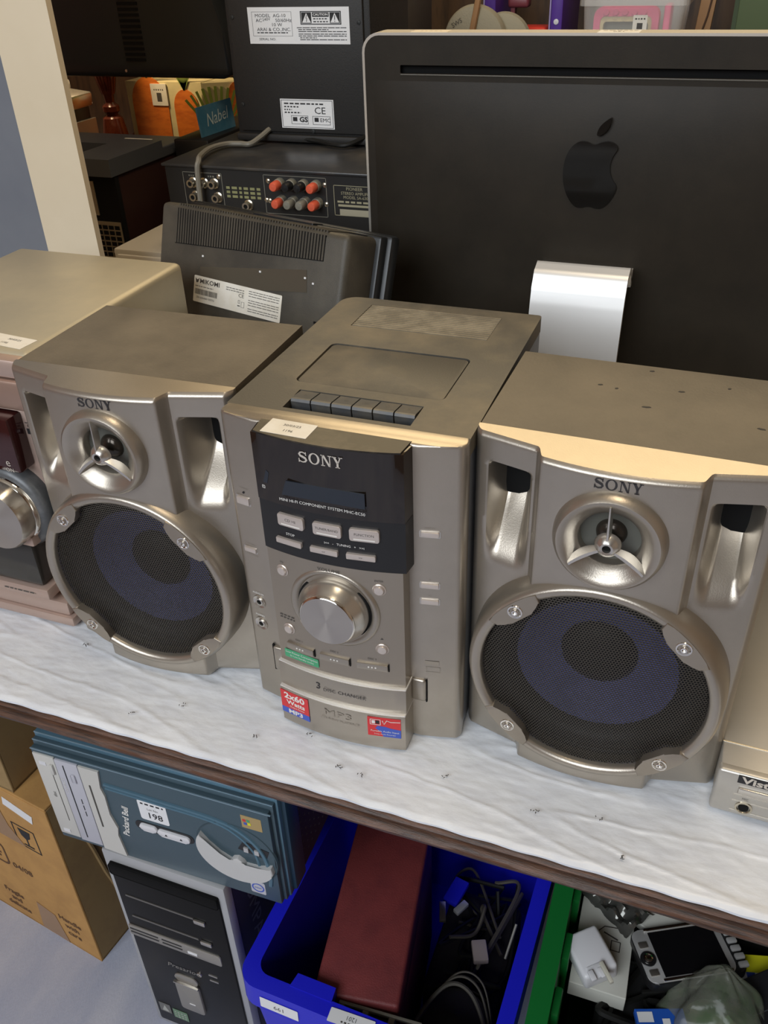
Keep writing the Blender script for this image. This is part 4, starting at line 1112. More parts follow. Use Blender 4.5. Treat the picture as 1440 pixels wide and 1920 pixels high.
def file_(x, y, w, label, h):
    t = thing('purple_file', label, 'box file', (x, y, SZ), group='purple files on the back shelf')
    MB().box(-w / 2, w / 2, -.02, .16, 0, h, .003).build('spine', PURPLE, t, True)
    MB(T(0, -.02, .084) @ FRONT).lathe([(.0048, 0), (.0046, .0012), (.003, .0016), (0, .0016)], 20).build('rivet', WHITEPL, t, True)
    MB().box(-w / 2 - .003, -w / 2, -.02, .16, 0, h, .001).build('edge', M('lilac_edge', (.36, .30, .55), .4), t)
file_(-.108, 1.34, .022, 'purple file standing between the red tray and the clear tub', .22)
file_(-.250, 1.40, .022, 'purple file standing behind the round woven bag', .24)
t = thing('red_tray', 'small red plastic tray beside the purple file', 'tray', (-.152, 1.345, SZ))
MB().box(-.030, .024, -.01, .05, 0, .074, .007, 3).build('body', REDB, t, True)
MB().box(.000, .007, -.0125, -.009, .050, .060).build('catch', INKG, t)
t = thing('wine_clip', 'dark pink plastic bar above the woven bag', 'clip', (-.212, 1.44, SZ))
MB().box(-.018, .024, 0, .03, .098, .116, .005, 3).build('bar', M('dull_wine', (.22, .05, .06), .4), t, True)
MB().box(-.012, -.004, .005, .025, 0, .100).build('post', M('dull_wine', (.22, .05, .06), .4), t)
# clear tub with pink framed toy inside
t = thing('clear_tub', 'clear plastic storage tub on the back shelf', 'tub', (.046, 1.22, SZ)); t.scale = (.92, 1, 1)
mb = MB()
lo_, hi_ = rrect(-.080, .080, -.045, .085, .012), rrect(-.090, .090, -.052, .095, .014)
va = [mb._v((*p, .002)) for p in lo_]; vb = [mb._v((*p, .128)) for p in hi_]; n = len(va)
for i in range(n): mb._f([va[i], va[(i + 1) % n], vb[(i + 1) % n], vb[i]])
mb._f(va[::-1]); mb.build('tub_wall', CLEARP, t, True)
mb = MB(); plate_holes(mb, rrect(-.096, .096, -.058, .101, .015), [rrect(-.089, .089, -.051, .094, .013)], .120, .131); mb.build('rim', CLEARP, t)
F = T(.015, -.0505, .094) @ FRONT
def d_(b, z): b.rect(-.005, .005, -.008, .001, z); b.lines(-.009, .009, [.007], z, .0022)
sticker(t, F, -.0125, .0125, -.0125, .0125, WHITE, d_, INKG, name='lot_sticker', r=.001)
F = T(.020, -.0500, .060) @ FRONT
def d_(b, z): b.lines(-.022, .022, [.002], z, .0035)
sticker(t, F, -.032, .032, -.016, .017, WHITE, d_, M('faint_ink', (.55, .47, .32), .6), name='paper_slip', r=.001)
t = thing('pink_toy', 'pink framed toy inside the clear tub', 'toy', (.030, 1.215, SZ + .003)); t.scale = (.92, 1, 1)
mb = MB(FRONT); plate_holes(mb, rrect(-.058, .060, 0, .112, .015), [rrect(-.046, .048, .008, .098, .008)], -.03, 0); mb.build('frame', PINKP, t)
mb = MB(FRONT); plate_holes(mb, rrect(-.046, .048, .006, .098, .008), [rrect(-.040, .042, .010, .090, .006)], -.028, -.002); mb.build('cream_liner', BAGCREAM, t)
MB(FRONT).box(-.046, .048, .004, .098, -.030, -.020).build('window', M('grey_green', (.16, .17, .12), .4), t)
for k in range(5): MB(FRONT).cyl(-.035 + k * .017, .105, -.002, .004, .005, 12).build('bead', PINKP, t, True)
MB(FRONT).box(.068, .080, 0, .115, -.05, 0, .003).build('pink_post', PINKP, t, True)
t = thing('wooden_strut', 'thin brown wooden strut tied with string behind the tub', 'strut', (.146, 1.37, SZ))
mb = MB(Matrix.Rotation(R(4), 4, 'Y')); mb.box(-.013, .013, 0, .02, 0, .22, .001); mb.build('lath', TAN, t)
mb = MB().tube([(-.012, -.003, .0), (.010, -.003, .09), (.024, -.003, .20)], .0015, 6); mb.build('string', M('dark_string', (.09, .05, .03), .8), t)
t = thing('green_case', 'olive green panelled case at the far right of the back shelf', 'case', (.296, 1.30, SZ))
MB().box(-.092, .20, -.02, .20, 0, .24, .003).build('body', OLIVE, t, True)
MB().box(-.095, -.088, -.022, .20, 0, .24).build('edge', M('dark_olive', (.045, .07, .03), .6), t)

# ================================================================== under the table : towers and boxes
PZ = -.3915
t = thing('teal_tower', 'teal blue computer tower lying on its side on top of the black tower', 'computer', (-.2790, .007, PZ), rotz=R(1.2))
U = .1675
MB().box(-U + .006, U - .006, .035, .36, .002, .190).build('steel_case', CASEBLK, t)
def TF(): return MB(T(-U, 0, 0) @ FRONT)    # a: 0..0.335 along, b: up, c: out
TF().box(0, .335, .004, .196, -.045, -.016, .003).build('bezel_back', NAVY, t, True)
TF().box(0, .330, .002, .1885, -.020, -.008, .0012).build('bezel_step', TEALL, t, True)
TF().box(0, .327, .001, .1815, -.010, -.002, .0012).build('bezel_step', TEAL, t, True)
TF().box(0, .323, 0, .1735, -.004, .0050, .0018).build('front_panel', TEAL, t, True)
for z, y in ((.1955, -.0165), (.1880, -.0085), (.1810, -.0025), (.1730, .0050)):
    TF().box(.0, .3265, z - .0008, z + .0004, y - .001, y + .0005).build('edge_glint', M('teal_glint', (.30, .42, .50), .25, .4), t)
mb = TF(); mb.tube(bez([(.100, .142, .0048), (.180, .140, .0048), (.250, .137, .0048), (.285, .124, .0048), (.307, .097, .0048), (.314, .060, .0048), (.312, .035, .0048)], 42), .0030, 8); mb.build('curved_ridge', TEALL, t, True)
mb = TF(); mb.tube(bez([(.100, .1345, .0045), (.180, .1325, .0045), (.246, .130, .0045), (.276, .118, .0045), (.296, .093, .0045), (.302, .060, .0045)], 42), .0022, 8); mb.build('curved_ridge', TEALL, t, True)
# drive bays
TF().box(.003, .034, .012, .168, .004, .0075, .001).build('drive_bezel', BEIGE, t, True)
TF().box(.035, .068, .010, .167, .004, .0080, .001).build('drive_bezel', LILAC, t, True)
TF().prism([(.069, .006), (.103, .003), (.099, .045), (.102, .060), (.096, .085), (.097, .120), (.094, .135), (.098, .166), (.069, .166)], .004, .0076).build('drive_bezel', BEIGE, t)
TF().box(.0245, .0255, .045, .140, .0070, .0078).build('drive_slot', INKG, t)
TF().box(.046, .0475, .020, .160, .0076, .0084).build('drive_slot', INK, t)
TF().box(.0780, .0800, .055, .135, .0070, .0082).build('drive_slot', INKG, t)
for z0_ in (.150, .018): TF().box(.010, .020, z0_, z0_ + .006, .0070, .0082).build('tray_corner', WHITEPL, t)
TF().box(.026, .031, .138, .156, .0072, .0105, .001).build('eject_button', BEIGE, t, True)
TF().box(.055, .061, .132, .148, .0078, .0100, .002).build('eject_button', LILAC, t, True)
for z0_ in (.068, .080, .092): TF().box(.058, .0590, z0_, z0_ + .009, .0078, .0085).build('drive_mark', INK, t)
b = TF(); b.text('disc', .007, .017, .095, .0078, rot=PI / 2); b.build('drive_logo', INKG, t)
b = TF(); b.text('COMPACT', .006, .040, .120, .0084, rot=PI / 2); b.build('drive_logo', INKW, t)
b = TF(); b.text('Packard Bell', .0125, .1165, .078, .0054, rot=R(80), bold=.0003); b.build('maker_lettering', INKW, t)
F = T(-U, 0, 0) @ FRONT @ T(.163, .1135, .0052)
def d_(b, z): b.text('198', .0150, .001, -.0085, z, bold=.0002); b.text('Lot No.', .0052, 0, .0035, z); b.lines(-.016, .016, [.0125], z, .0028)
lab(sticker(t, F, -.0200, .0200, -.0185, .0185, PAPERC, d_, INK, r=.003), 'white lot sticker 198')
TF().prism(rrect(.131, .214, .0715, .0885, .0082, 5), .0045, .0056).build('pill_recess', BLACK, t)
TF().prism(rrect(.138, .163, .0745, .0865, .0058, 5), .005, .0085, .0015).build('power_button', WHITEPL, t, True)
TF().prism(rrect(.1635, .209, .0730, .0850, .0056, 5), .005, .0085, .0015).build('reset_button', WHITEPL, t, True)
for x in (.176, .197): TF().prism([(x - .0018, .0775), (x + .0018, .0775), (x, .0806)], .0083, .0090).build('button_mark', INK, t)
pts = []
cx, cz, r = .272, .082, .052
for k in range(25):
    a = R(150 + 190 * k / 24); pts.append((cx + r * 1.0 * math.cos(a), cz + r * .92 * math.sin(a)))
top = []
pts += [(cx + .047, cz - .004), (cx + .030, cz - .012), (cx + .012, cz - .013), (cx + .009, cz - .007), (cx + .003, cz - .003), (cx - .004, cz - .006), (cx - .008, cz - .012), (cx - .022, cz - .004), (cx - .036, cz + .010)]
TF().prism(pts, .004, .0110, .002, 2).build('crescent_door', GREYPL, t, True, 40)
TF().lathe([(.055, .0035), (.054, .0060), (.052, .0050)], 48, cx=cx, cy=cz).build('crescent_rim', TEAL, t, True)
o = TF(); o.prism([(cx + .003, cz + .010), (cx + .040, cz + .004), (cx + .045, cz + .020), (cx + .012, cz + .028)], .005, .0056); o.build('port_bay', BLACK, t)
for x in (.012, .026): TF().box(cx + x, cx + x + .006, cz + .010, cz + .018, .0054, .0075).build('usb_socket', DEVSIL, t)
p = TF().box(.287, .313, .138, .160, .0050, .0054).build('colour_sticker', M('holo_amber', (.42, .30, .12), .25), t)
for (a_, b_, mm_) in ((.289, .1495, REDP), (.294, .1500, GREENP), (.290, .1440, BLUEP), (.295, .1445, YELLOW)): TF().box(a_, a_ + .004, b_, b_ + .004, .0053, .0057).build('flag_pane', mm_, p)
p = TF().prism(rrect(.283, .303, .010, .033, .002), .0050, .0054).build('badge_sticker', LILAC, t)
b = TF(); b.lathe([(.0085, .0056), (.0065, .0056)], 24, cx=.293, cy=.0215); b.text('intel', .0055, .293, .0215, .0056); b.build('print', BLUEP, p)
# right flank
F = T(U, 0, 0) @ RIGHT
MB(F).box(.030, .036, .005, .196, -.012, -.001).build('flank_flange', M('dull_grey_edge', (.17, .18, .18), .45, .3), t)
mb = MB(F)
for i in range(20):
    for k in range(12): mb.cyl(.055 + i * .012, .022 + k * .013, -.0062, -.0056, .0016, 6)
o = mb.build('flank_studs', M('stud_grey', (.08, .08, .075), .45, .3), t); o['kind'] = 'stuff'
MB(F).lathe([(.0155, -.006), (.0155, .008), (.0130, .0095), (.0085, .0095), (.0075, .006), (0, .006)], 28, cx=.140, cy=.118).build('rubber_foot', WHITEPL, t, True, 40)
MB(F).box(.098, .104, .122, .140, -.006, -.004).build('mounting_slot', BLACKM, t)

t = thing('black_tower', 'black and silver computer tower standing on the floor under the teal tower', 'computer', (-.2945, .0, FZ))
X0, X1, TH = -.0925, .0925, -FZ - .392
MB().box(X0 + .004, X1 - .004, .014, .40, .012, TH - .001).build('steel_case', COMPSIDE, t)
MB().box(X0, X1, -.002, .016, .004, TH, .004, 2).build('silver_surround', COMPSIL, t, True)
MB(FRONT).box(X0 + .010, X1 - .010, .020, TH - .020, .001, .0050, .003, 2).build('black_fascia', COMPBLK, t, True)
MB(FRONT).box(X0 + .010, X1 - .010, TH - .042, TH - .020, .004, .0085, .004, 2).build('fascia_brow', BLACKM, t, True)
MB().box(X1 - .004, X1 - .0015, .016, .40, .012, TH - .006).build('side_panel', COMPSIDE, t)
g = lambda z: TH + z + .392     # world height -> local
for zz, xe in ((-.480, .0445), (-.529, .0470)):
    MB(FRONT).box(X0 + .022, X0 + .128, g(zz) - .0015, g(zz) + .0015, .0048, .0060).build('drive_slot', M('dull_silver_line', (.22, .21, .19), .35, .6), t)
    MB(FRONT).box(xe - .008, xe + .0095, g(zz) - .0065, g(zz) + .0020, .0048, .0085, .0015).build('eject_button', SILVER_B, t, True)
o = MB(FRONT).prism(rrect(X0 + .009, X0 + .158, g(-.579), g(-.555), .004), .0046, .0072, .001).build('card_reader', M('reader_silver', (.40, .38, .34), .35, .6), t, True)
for (a_, c_) in ((.012, .058), (.064, .096)):
    for z_ in (-.562, -.570): MB(FRONT).box(X0 + a_, X0 + c_, g(z_) - .001, g(z_) + .001, .0070, .0078).build('card_slot', INK, o)
MB(FRONT).box(X0 + .105, X0 + .120, g(-.5725), g(-.5675), .0070, .0080).build('card_label', PAPERC, o)
b = MB(FRONT); b.text('Presario', .014, X0 + .082, g(-.630), .0056, shear=.2); b.build('model_lettering', M('reader_silver', (.40, .38, .34), .35, .6), t)
MB(FRONT).lathe([(.0046, .005), (.0042, .0066), (.002, .0070), (.0018, .0058), (0, .0058)], 16, cx=X0 + .112, cy=g(-.629)).build('audio_socket', SILVER_B, t, True)
for z_ in (-.618, -.632): MB(FRONT).box(X0 + .129, X0 + .143, g(z_) - .0015, g(z_) + .0015, .0048, .0060).build('usb_socket', SILVER_B, t)
MB(FRONT).prism(rrect(X0 + .066, X0 + .105, g(-.668), g(-.648), .010), .0046, .0070, .001).build('button_cap', M('reader_silver', (.40, .38, .34), .35, .6), t, True)
o = MB(FRONT).prism(rrect(X0 + .064, X0 + .105, g(-.745), g(-.668), .006), .0046, .0090, .002).build('power_button', M('reader_silver', (.40, .38, .34), .35, .6), t, True)
MB(FRONT).box(X0 + .064, X0 + .105, g(-.6705), g(-.6675), .007, .0105).build('button_ridge', SILVER_B, o)
MB(FRONT).box(X0 + .082, X0 + .092, g(-.722), g(-.720), .0088, .0095).build('button_lamp', PAPERC, o)
p = MB(FRONT).box(X0 + .016, X0 + .036, g(-.790), g(-.765), .0048, .0054).build('badge_sticker', M('grey_badge', (.16, .16, .15), .4), t)
b = MB(FRONT); b.prism([(X0 + .020, g(-.786)), (X0 + .032, g(-.786)), (X0 + .026, g(-.769))], .0054, .0057); b.build('print', M('pale_badge', (.45, .46, .42), .4), p)
p = MB(FRONT).box(X0 + .040, X0 + .066, g(-.795), g(-.770), .0048, .0054).build('badge_sticker', M('green_badge', (.16, .27, .17), .4), t)
b = MB(FRONT); b.lines(X0 + .043, X0 + .063, [g(-.777), g(-.784), g(-.790)], .0056, .003); b.build('print', M('pale_badge', (.45, .46, .42), .4), p)
b = MB(T(X1 - .0013, 0, 0) @ RIGHT); b.text('COMPAQ', .034, .055, g(-.520), .0004, rot=R(-90), sx=1.35); lab(b.build('side_lettering', M('side_letter', (.13, .13, .15), .4), t), 'embossed letters COMPAQ down the side')
sticker(t, frame((.016, .015, TH), (1, 0, 0), (0, 1, 0)), -.014, .014, -.008, .008, PAPERC, None, r=.001)
for x in (-.07, .07):
    for y in (.03, .36): MB().cyl(x, y, 0, .014, .011).build('foot', BLACK, t)

def carton(name, label, loc, rz, w, d, h, mat, side):
    t = thing(name, label, 'cardboard box', loc, rz)
    th = .004
    MB().box(-w, 0, 0, th, 0, h, .0012).build('front_wall', mat, t); MB().box(-w, 0, d - th, d, 0, h).build('back_wall', mat, t)
    MB().box(-th, 0, th, d - th, 0, h).build('side_wall', side, t); MB().box(-w, -w + th, th, d - th, 0, h).build('side_wall', side, t)
    MB().box(-w + .001, -.001, .001, d / 2 - .0008, h, h + th, .0012).build('top_flap', mat, t); MB().box(-w + .001, -.001, d / 2 + .0008, d - .001, h, h + th, .0012).build('top_flap', mat, t)
    MB().box(-w, 0, 0, d, 0, th).build('base', mat, t)
    return t
BX = carton('cardboard_box', 'orange-brown cardboard box on the floor printed with a fragile glass symbol', (-.532, .048, FZ), R(-8), .42, .34, .396, CARD, CARD_SHADED)
F = FRONT
b = MB(F); b.outline(-.100, -.050, .262, .318, .0006, .0022)
b.prism([(-.088, .309), (-.062, .309), (-.066, .293), (-.073, .287), (-.077, .287), (-.084, .293)], .0002, .0007); b.rect(-.0765, -.0735, .272, .288, .0006); b.rect(-.086, -.064, .268, .2715, .0006); b.build('fragile_symbol', INK, BX)
b = MB(F)
for k, s_ in enumerate(('Handle', 'with', 'care')): b.text(s_, .018, -.050, .080 - k * .020, .0006, bold=.0003)
b.build('handling_print', M('brown_ink', (.13, .065, .03), .7), BX)
b = MB(F)
for k, s_ in enumerate(('Fragile', 'and', 'delicate')): b.text(s_, .018, -.185, .070 - k * .020, .0006, bold=.0003)
b.build('handling_print', M('brown_ink', (.13, .065, .03), .7), BX)
b = MB(F); b.text('04/08', .020, -.125, .175, .0006, bold=.0003); b.build('date_print', M('brown_ink', (.13, .065, .03), .7), BX)
b = MB(F); plate_holes(b, rrect(-.225, -.155, .165, .225, .012), [rrect(-.221, -.159, .169, .221, .010)], .0003, .0006); b.lines(-.212, -.168, [.205, .195, .185], .0006, .005); b.build('stamp_print', M('brown_ink', (.13, .065, .03), .7), BX)
mb = MB(F); mb.prism([(-.215, .396), (-.128, .396), (-.110, .300), (-.085, .262), (-.150, .262), (-.175, .300)], .0002, .0009); mb.build('packing_tape', TAPE, BX)
mb = MB(F); mb.prism([(-.135, .004), (-.072, .002), (-.085, .075), (-.125, .085)], .0002, .0009); mb.build('packing_tape', TAPE, BX)
MB(F @ T(-.068, .362, 0) @ Matrix.Rotation(R(-14), 4, 'Z')).box(-.030, .030, -.010, .010, .0004, .0010).build('white_label', PAPERC, BX)
mb = MB(RIGHT); mb.tube([(.045, .30, 0), (.052, .25, .001), (.060, .18, .001), (.070, .12, .001), (.085, .02, 0)], .0035, 6); mb.build('crease', CARD_SHADED, BX, True)
BX2 = carton('cardboard_box', 'plain tan cardboard box stacked on the orange-brown box', (-.596, .060, FZ + .4005), R(-5), .36, .32, .30, CARD_SHADED, CARD_SHADED)

# ================================================================== blue crate and what is in it
def crate(name, label, loc, rz, w, d, h, mat, flange=.020):
    t = thing(name, label, 'crate', loc, rz)
    o_ = rrect(0, w, 0, d, .028, 6); i_ = rrect(flange, w - flange, flange, d - flange, .018, 6)
    lo_ = rrect(flange + .016, w - flange - .016, flange + .016, d - flange - .016, .015, 6)
    mb = MB(); plate_holes(mb, o_, [i_], h - .012, h); mb.build('rim', mat, t, True, 40)
    mb = MB(); n = len(o_)
    a = [mb._v((*p, h - .001)) for p in o_]; b_ = [mb._v((*p, h - .045)) for p in rrect(-.001, w + .001, -.001, d + .001, .028, 6)]
    for i in range(n): mb._f([b_[i], b_[(i + 1) % n], a[(i + 1) % n], a[i]])
    mb.build('rim_skirt', mat, t, True, 40)
    mb = MB()
    a = [mb._v((*p, h - .002)) for p in i_]; b_ = [mb._v((*p, .004)) for p in lo_]
    for i in range(n): mb._f([a[i], a[(i + 1) % n], b_[(i + 1) % n], b_[i]])
    mb._f(b_); mb.build('inner_wall', mat, t, True, 40)
    mb = MB()
    a = [mb._v((*p, h - .044)) for p in rrect(.008, w - .008, .008, d - .008, .02, 6)]; b_ = [mb._v((*p, 0)) for p in rrect(.028, w - .028, .028, d - .028, .015, 6)]
    for i in range(n): mb._f([b_[i], b_[(i + 1) % n], a[(i + 1) % n], a[i]])
    mb._f(b_[::-1]); mb.build('outer_wall', mat, t, True, 40)
    return t
BC = crate('plastic_crate', 'bright blue plastic crate on the floor under the table', (-.176, -.050, FZ), R(-1.5), .345, .46, .34, BLUEC)
MB().prism([(.070, .018), (.128, .018), (.126, .036), (.073, .036)], .322, .341).build('handle_tab', BLUEC, BC)
F = frame((.062, -.0015, .314), (1, 0, 0), (0, .05, 1))
def d_(b, z): b.text('199', .011, 0, -.001, z, rot=PI)
sticker(BC, F, -.027, .027, -.0105, .0105, PAPERC, d_, INKG, r=.001)
F = frame((.160, .006, .3412), (1, .05, 0), (-.05, 1, 0))
def d_(b, z): b.text('1201', .0075, 0, .002, z, rot=PI); b.lines(-.012, .012, [-.0045], z, .002)
sticker(BC, F, -.029, .029, -.0085, .0085, PAPERC, d_, INKG, r=.001)
t = thing('maroon_box', 'long maroon leatherette box standing in the blue crate', 'box', (-.045, .115, FZ + .008), rotz=R(9))
MB().box(-.054, .054, -.131, .150, .004, .268, .003, 2).build('body', MAROON, t, True)
MB().box(-.0555, .0555, -.1325, .1515, .262, .318, .005, 3).build('lid', MAROON, t, True)
MB().box(-.053, .053, -.1315, -.128, .252, .262).build('lid_gap', BLACKM, t)
t = thing('adapter_strip', 'grey plug adapter strip lying at the front of the blue crate', 'adapter', (.010, -.022, FZ + .30), rotz=R(4))
for x in (-.050, -.018, .016, .048): MB().box(x - .004, x + .004, -.006, .006, 0, .020, .001).build('rib', GREYPOST, t)
MB().box(-.06, .06, -.006, .006, -.010, .004, .001).build('body', BLACK, t)
MB().box(-.054, .054, .002, .006, .016, .022, .001).build('top_rail', GREYPOST, t)
MB().box(-.05, .05, .002, .006, -.285, -.010).build('mounting_strip', BLACK, t)
t = thing('black_bag', 'black soft bag with thin looped handles in the blue crate', 'bag', (.086, .060, FZ + .008), rotz=R(3))
mb = MB()
def bagp(u, v):
    a = 2 * PI * u; rr_ = (1 - .25 * v ** 3)
    x = .060 * math.copysign(abs(math.cos(a)) ** .6, math.cos(a)) * rr_; y = .058 * math.copysign(abs(math.sin(a)) ** .6, math.sin(a)) * rr_
    return (x, y, .20 * v + .004 * mnoise.noise((x * 40, y * 40, v * 5)))
mb.grid(bagp, 32, 10); mb.build('pouch', M('black_cloth', (.020, .017, .014), .8, bump=.4, bscale=200), t, True, 180)
mb = MB(); mb.grid(lambda u, v: ((1 - v) * .045 * math.cos(2 * PI * u), (1 - v) * .043 * math.sin(2 * PI * u), .198 + .012 * v), 24, 4); mb.build('pouch_top', M('black_cloth', (.020, .017, .014), .8, bump=.4, bscale=200), t, True, 180)
for dx, dy, r_ in ((0, 0, .0030), (.006, .012, .0018), (.010, .02, .0014)):
    mb = MB().tube(bez([(-.062 + dx, -.055 + dy, .10), (-.056 + dx, -.030 + dy, .19), (-.020 + dx, .020 + dy, .236), (.018 + dx, .020 + dy, .232), (.052, -.025 + dy, .19), (.058, -.050 + dy, .10)], 44), r_, 6)
    mb.build('handle', M('dull_handle', (.10, .09, .07), .6) if r_ > .0025 else M('dark_strap', (.07, .06, .045), .6), t, True)
t = thing('cable_tangle', 'tangle of dark leads and connectors at the back of the blue crate', 'cables', (.075, .20, FZ + .008))
rr_ = random.Random(3)
MB().box(-.06, .055, -.08, .10, 0, .12, .01).build('packed_leads', M('black_cloth', (.020, .017, .014), .8, bump=.4, bscale=200), t)
for k in range(9):
    pts = [(rr_.uniform(-.06, .055), rr_.uniform(-.08, .12), rr_.uniform(.12, .18)) for _ in range(5)]
    mb = MB().tube(bez(pts, 32), rr_.uniform(.0022, .0035), 6); mb.build('lead', CABLEB if k % 3 else M('dark_strap', (.07, .06, .045), .6), t, True)
MB(T(.016, -.03, .178) @ Matrix.Rotation(.4, 4, 'Z')).box(-.011, .011, -.016, .016, 0, .012, .002).build('connector', M('taupe_plug', (.40, .33, .30), .45), t, True)
MB(T(-.03, .03, .176) @ Matrix.Rotation(-.5, 4, 'Z')).box(-.005, .005, -.012, .012, 0, .008, .001).build('metal_plug', DEVSIL, t, True)
MB(T(-.045, .055, .172) @ Matrix.Rotation(-.2, 4, 'Z')).box(-.012, .012, -.022, .022, 0, .010, .002).build('blue_plug', BLUEC, t, True)
MB(T(-.055, .015, .176) @ Matrix.Rotation(.3, 4, 'Z')).box(-.005, .005, -.016, .016, 0, .006, .001).build('brass_plug', NICKEL, t, True)
mb = MB().tube([(.052, -.02, .17), (.058, .02, .20)], .002, 6); mb.build('lead', CABLE, t, True)

# ================================================================== green crate and what is in it
GC = crate('plastic_crate', 'dark green plastic crate at the lower right under the table', (.1875, -.060, FZ), R(0.5), .42, .46, .42, GREENC, .024)
for y in (.235, .085, .155): MB().box(.0245, .034, y - .018, y + .018, .27, .405, .003).build('wall_rib', GREENC, GC, True)
GZ = FZ + .36
t = thing('packing_layer', 'dark jumble of leads filling the green crate', 'cables', (.40, .17, FZ + .006))
MB().box(-.140, .155, -.165, .18, 0, .335, .02).build('packed_leads', FLUFF, t)
rr_ = random.Random(8)
for k in range(26):
    c0 = (rr_.uniform(-.13, .13), rr_.uniform(-.16, .0))
    pts = [(c0[0] + rr_.uniform(-.05, .05), c0[1] + rr_.uniform(-.05, .05), rr_.uniform(.335, .352)) for _ in range(5)]
    mb = MB().tube(bez(pts, 28), rr_.uniform(.002, .005), 6); mb.build('lead', CABLEB, t, True)
GT = FZ + .345
t = thing('manual_box', 'white carton with a line drawing at the left of the green crate', 'carton', (.2395, .115, GT), rotz=R(1))
MB().box(-.016, .052, -.045, .075, 0, .028, .001).build('carton', M('carton_white', (.60, .60, .54), .6), t)
b = MB(frame((.020, .020, .028), (1, 0, 0), (0, 1, 0))); b.ribbon([(-.012, -.030), (-.012, .010), (-.004, .020), (.012, .022)], .0012, 0, .0004); b.ribbon([(-.004, .012), (.014, .006)], .0018, 0, .0004); b.outline(.006, .018, -.010, .004, .0004, .0012); b.build('drawing', INKG, t)
t = thing('instruction_booklet', 'pale booklet with grey crescent lying behind the silver device', 'booklet', (.315, .195, GT + .02), rotz=R(-25))
MB().box(-.055, .075, -.030, .055, 0, .012, .001).build('pages', M('carton_white', (.60, .60, .54), .6), t)
b = MB(frame((-.01, .008, .012), (1, 0, 0), (0, 1, 0))); 
b.ribbon([(.0 + .022 * math.cos(R(a)), .022 * math.sin(R(a))) for a in range(80, 260, 12)], [.001 + .009 * math.sin(PI * k / 14) for k in range(15)], 0, .0004); b.cyl(-.034, -.004, 0, .0004, .0055, 16); b.lines(.020, .060, [.004, .009, .014, .019], .0004, .002); b.build('cover_print', M('print_mauve', (.30, .26, .27), .6), t)
t = thing('foil_pack', 'crumpled clear foil pack with bright glints in the green crate', 'pack', (.262, .195, GT + .0305), rotz=R(-35))
mb = MB(); mb.grid(lambda u, v: (-.045 + .09 * u, -.028 + .056 * v, .010 + .010 * mnoise.noise((u * 7, v * 5, 2)) - .010 * (abs(2 * v - 1) ** 4)), 24, 14); mb.build('film', M('dark_foil', (.11, .11, .10), .12, .5), t, True, 30)
t = thing('white_charger', 'white three-pin plug charger with folded pins in the green crate', 'charger', (.243, .100, GT + .030), rotz=R(-52))
mb = MB(Matrix.Rotation(R(8), 4, 'X')); mb.box(-.027, .029, -.020, .025, 0, .030, .005, 3); mb.build('body', WHITEPL, t, True)
mb = MB(Matrix.Rotation(R(8), 4, 'X')); mb.box(.018, .034, -.012, .006, .026, .0315, .001); mb.build('pin_plate', WHITEPL, t, True)
mb = MB(Matrix.Rotation(R(8), 4, 'X')); mb.box(.020, .046, .004, .009, .030, .036, .001); mb.build('pin', M('pin_cream', (.62, .60, .50), .4), t, True)
mb = MB(Matrix.Rotation(R(8), 4, 'X')); mb.box(.024, .036, -.014, -.007, .030, .035, .001); mb.build('pin', WHITEPL, t, True)
mb = MB(Matrix.Rotation(R(8), 4, 'X')); mb.box(.024, .036, -.001, .004, .0305, .033, .001); mb.build('pin', WHITEPL, t, True)
t = thing('handheld_player', 'silver handheld player with black screen and key row in the green crate', 'media player', (.3565, .150, GT + .040), rotz=R(28))
mb = MB(Matrix.Rotation(R(-3), 4, 'X')); MX = mb.M
mb.prism(rrect(-.064, .062, -.036, .036, .012, 5), -.014, 0, .003, 2); mb.build('body', BLACK, t, True)
MB(MX).prism(rrect(-.063, .048, -.0345, .0345, .010, 5), 0, .0012, .0008).build('faceplate', DEVSIL, t, True)
MB(MX).box(-.042, .040, -.029, .029, .0008, .0018).build('screen', SCREEN, t)
for s_ in (-1, 1): MB(MX).box(-.046, .042, s_ * .0325 - .0015, s_ * .0325 + .0015, .001, .0032, .001).build('chrome_bar', CHROME, t, True)
for k in range(6): MB(MX).box(.051, .063, -.031 + k * .0105, -.024 + k * .0105, -.002, .0035, .0014).build('side_key', DEVSIL, t, True)
o = MB(MX).lathe([(.0095, .001), (.0095, .0028), (.0075, .0030), (.0060, .0022)], 28, cx=-.054, cy=-.004).build('joystick_ring', BLACK, t, True)
MB(MX).lathe([(.0060, .002), (.0055, .0050), (.0035, .0062), (.0020, .0052), (0, .0052)], 24, cx=-.054, cy=-.004).build('joystick', CHROME, o, True)
for y in (.014, -.022): MB(MX).box(-.059, -.048, y - .004, y + .004, .001, .0030, .001).build('face_key', SILVER_B, t, True)
t = thing('blue_packet', 'blue card packet with white print under the silver player', 'packet', (.335, .055, GT + .012), rotz=R(20))
MB().box(-.026, .032, -.028, .022, 0, .010, .001).build('card', M('packet_blue', (.02, .10, .48), .35), t)
b = MB(frame((0, 0, .010), (1, 0, 0), (0, 1, 0))); b.text('3', .022, -.016, -.014, .0004, rot=PI / 2); b.rect(-.024, -.006, .006, .018, .0004); b.rect(.004, .013, .002, .010, .0004); b.build('print', PAPERC, t)
MB().box(-.024, -.008, -.0285, -.018, .0102, .0106).build('red_patch', REDB, t)
t = thing('polythene_bag', 'crumpled green-grey polythene bag at the lower right corner', 'plastic bag', (.405, .075, GT + .005))
mb = MB()
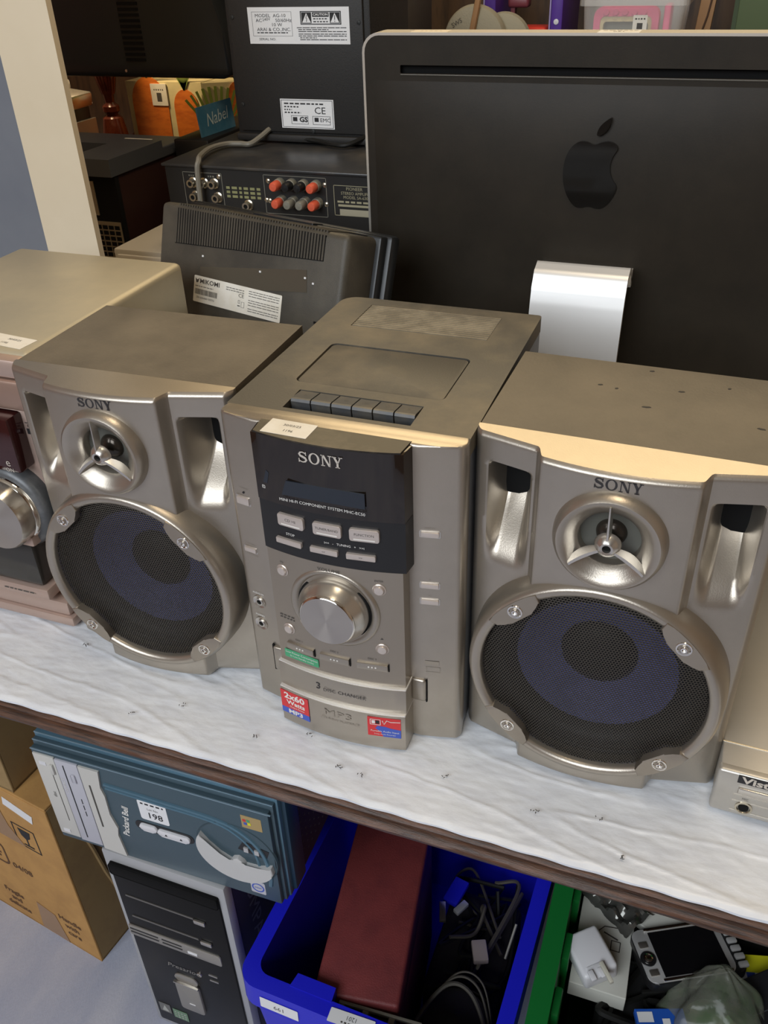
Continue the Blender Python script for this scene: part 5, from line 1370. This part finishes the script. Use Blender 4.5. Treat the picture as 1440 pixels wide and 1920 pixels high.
def pb(u, v):
    a = 2 * PI * u; k = (1 - v) ** .8
    r_ = .062 * k + .004
    n_ = mnoise.noise((math.cos(a) * 2.2, math.sin(a) * 2.2, v * 3.5)) * .016 * (1 - v * .6)
    return ((r_ + n_) * math.cos(a) * 1.15 - .012 * v, (r_ + n_) * math.sin(a) * .8 + .045 * v, .070 * v ** .9 + .010 * mnoise.noise((u * 9, v * 6, 1)) * (1 - v))
mb.grid(pb, 48, 22); mb.build('film', BAGPL, t, True, 180)
mb = MB(); mb.grid(lambda u, v: ((.045 * math.cos(2 * PI * u)) * (1 - v), .034 * math.sin(2 * PI * u) * (1 - v) + .01, .004 + .030 * v + .004 * mnoise.noise((u * 6, v * 4, 3))), 24, 8); mb.build('green_contents', M('moss_contents', (.10, .19, .07), .7, col2=(.20, .20, .10), nscale=40), t, True, 180)
t = thing('clear_sachet', 'clear plastic sachet at the bottom of the green crate', 'sachet', (.262, .012, GT + .010), rotz=R(10))
mb = MB(); mb.grid(lambda u, v: (-.030 + .06 * u, -.03 + .05 * v, .010 + .008 * mnoise.noise((u * 5, v * 5, 8)) - .008 * abs(2 * v - 1) ** 3), 20, 14); mb.build('film', M('sachet_film', (.30, .29, .24), .18, alpha=.8), t, True, 180)
t = thing('yellow_card', 'bright yellow and white card at the right edge of the green crate', 'card', (.447, .160, GT + .02), rotz=R(15))
MB().box(-.022, .03, .0, .022, 0, .006).build('yellow_part', YELLOW, t); MB().box(-.030, .03, -.022, .0, 0, .005).build('white_part', PAPERC, t); MB().box(-.022, -.012, -.022, .0, .005, .0056).build('blue_stripe', BLUEP, t)
t = thing('black_folder', 'black ribbed folder leaning at the right edge of the green crate', 'folder', (.465, .105, GT + .024), rotz=R(32))
mb = MB(Matrix.Rotation(R(-20), 4, 'Y')); mb.box(-.025, .06, -.05, .05, 0, .022, .002); mb.build('cover', BLACK, t)
for k in (-.6, .3): MB(Matrix.Rotation(R(-20), 4, 'Y')).box(-.025, .06, k * .03, k * .03 + .001, .022, .0226).build('ridge', DARKGREY, t)
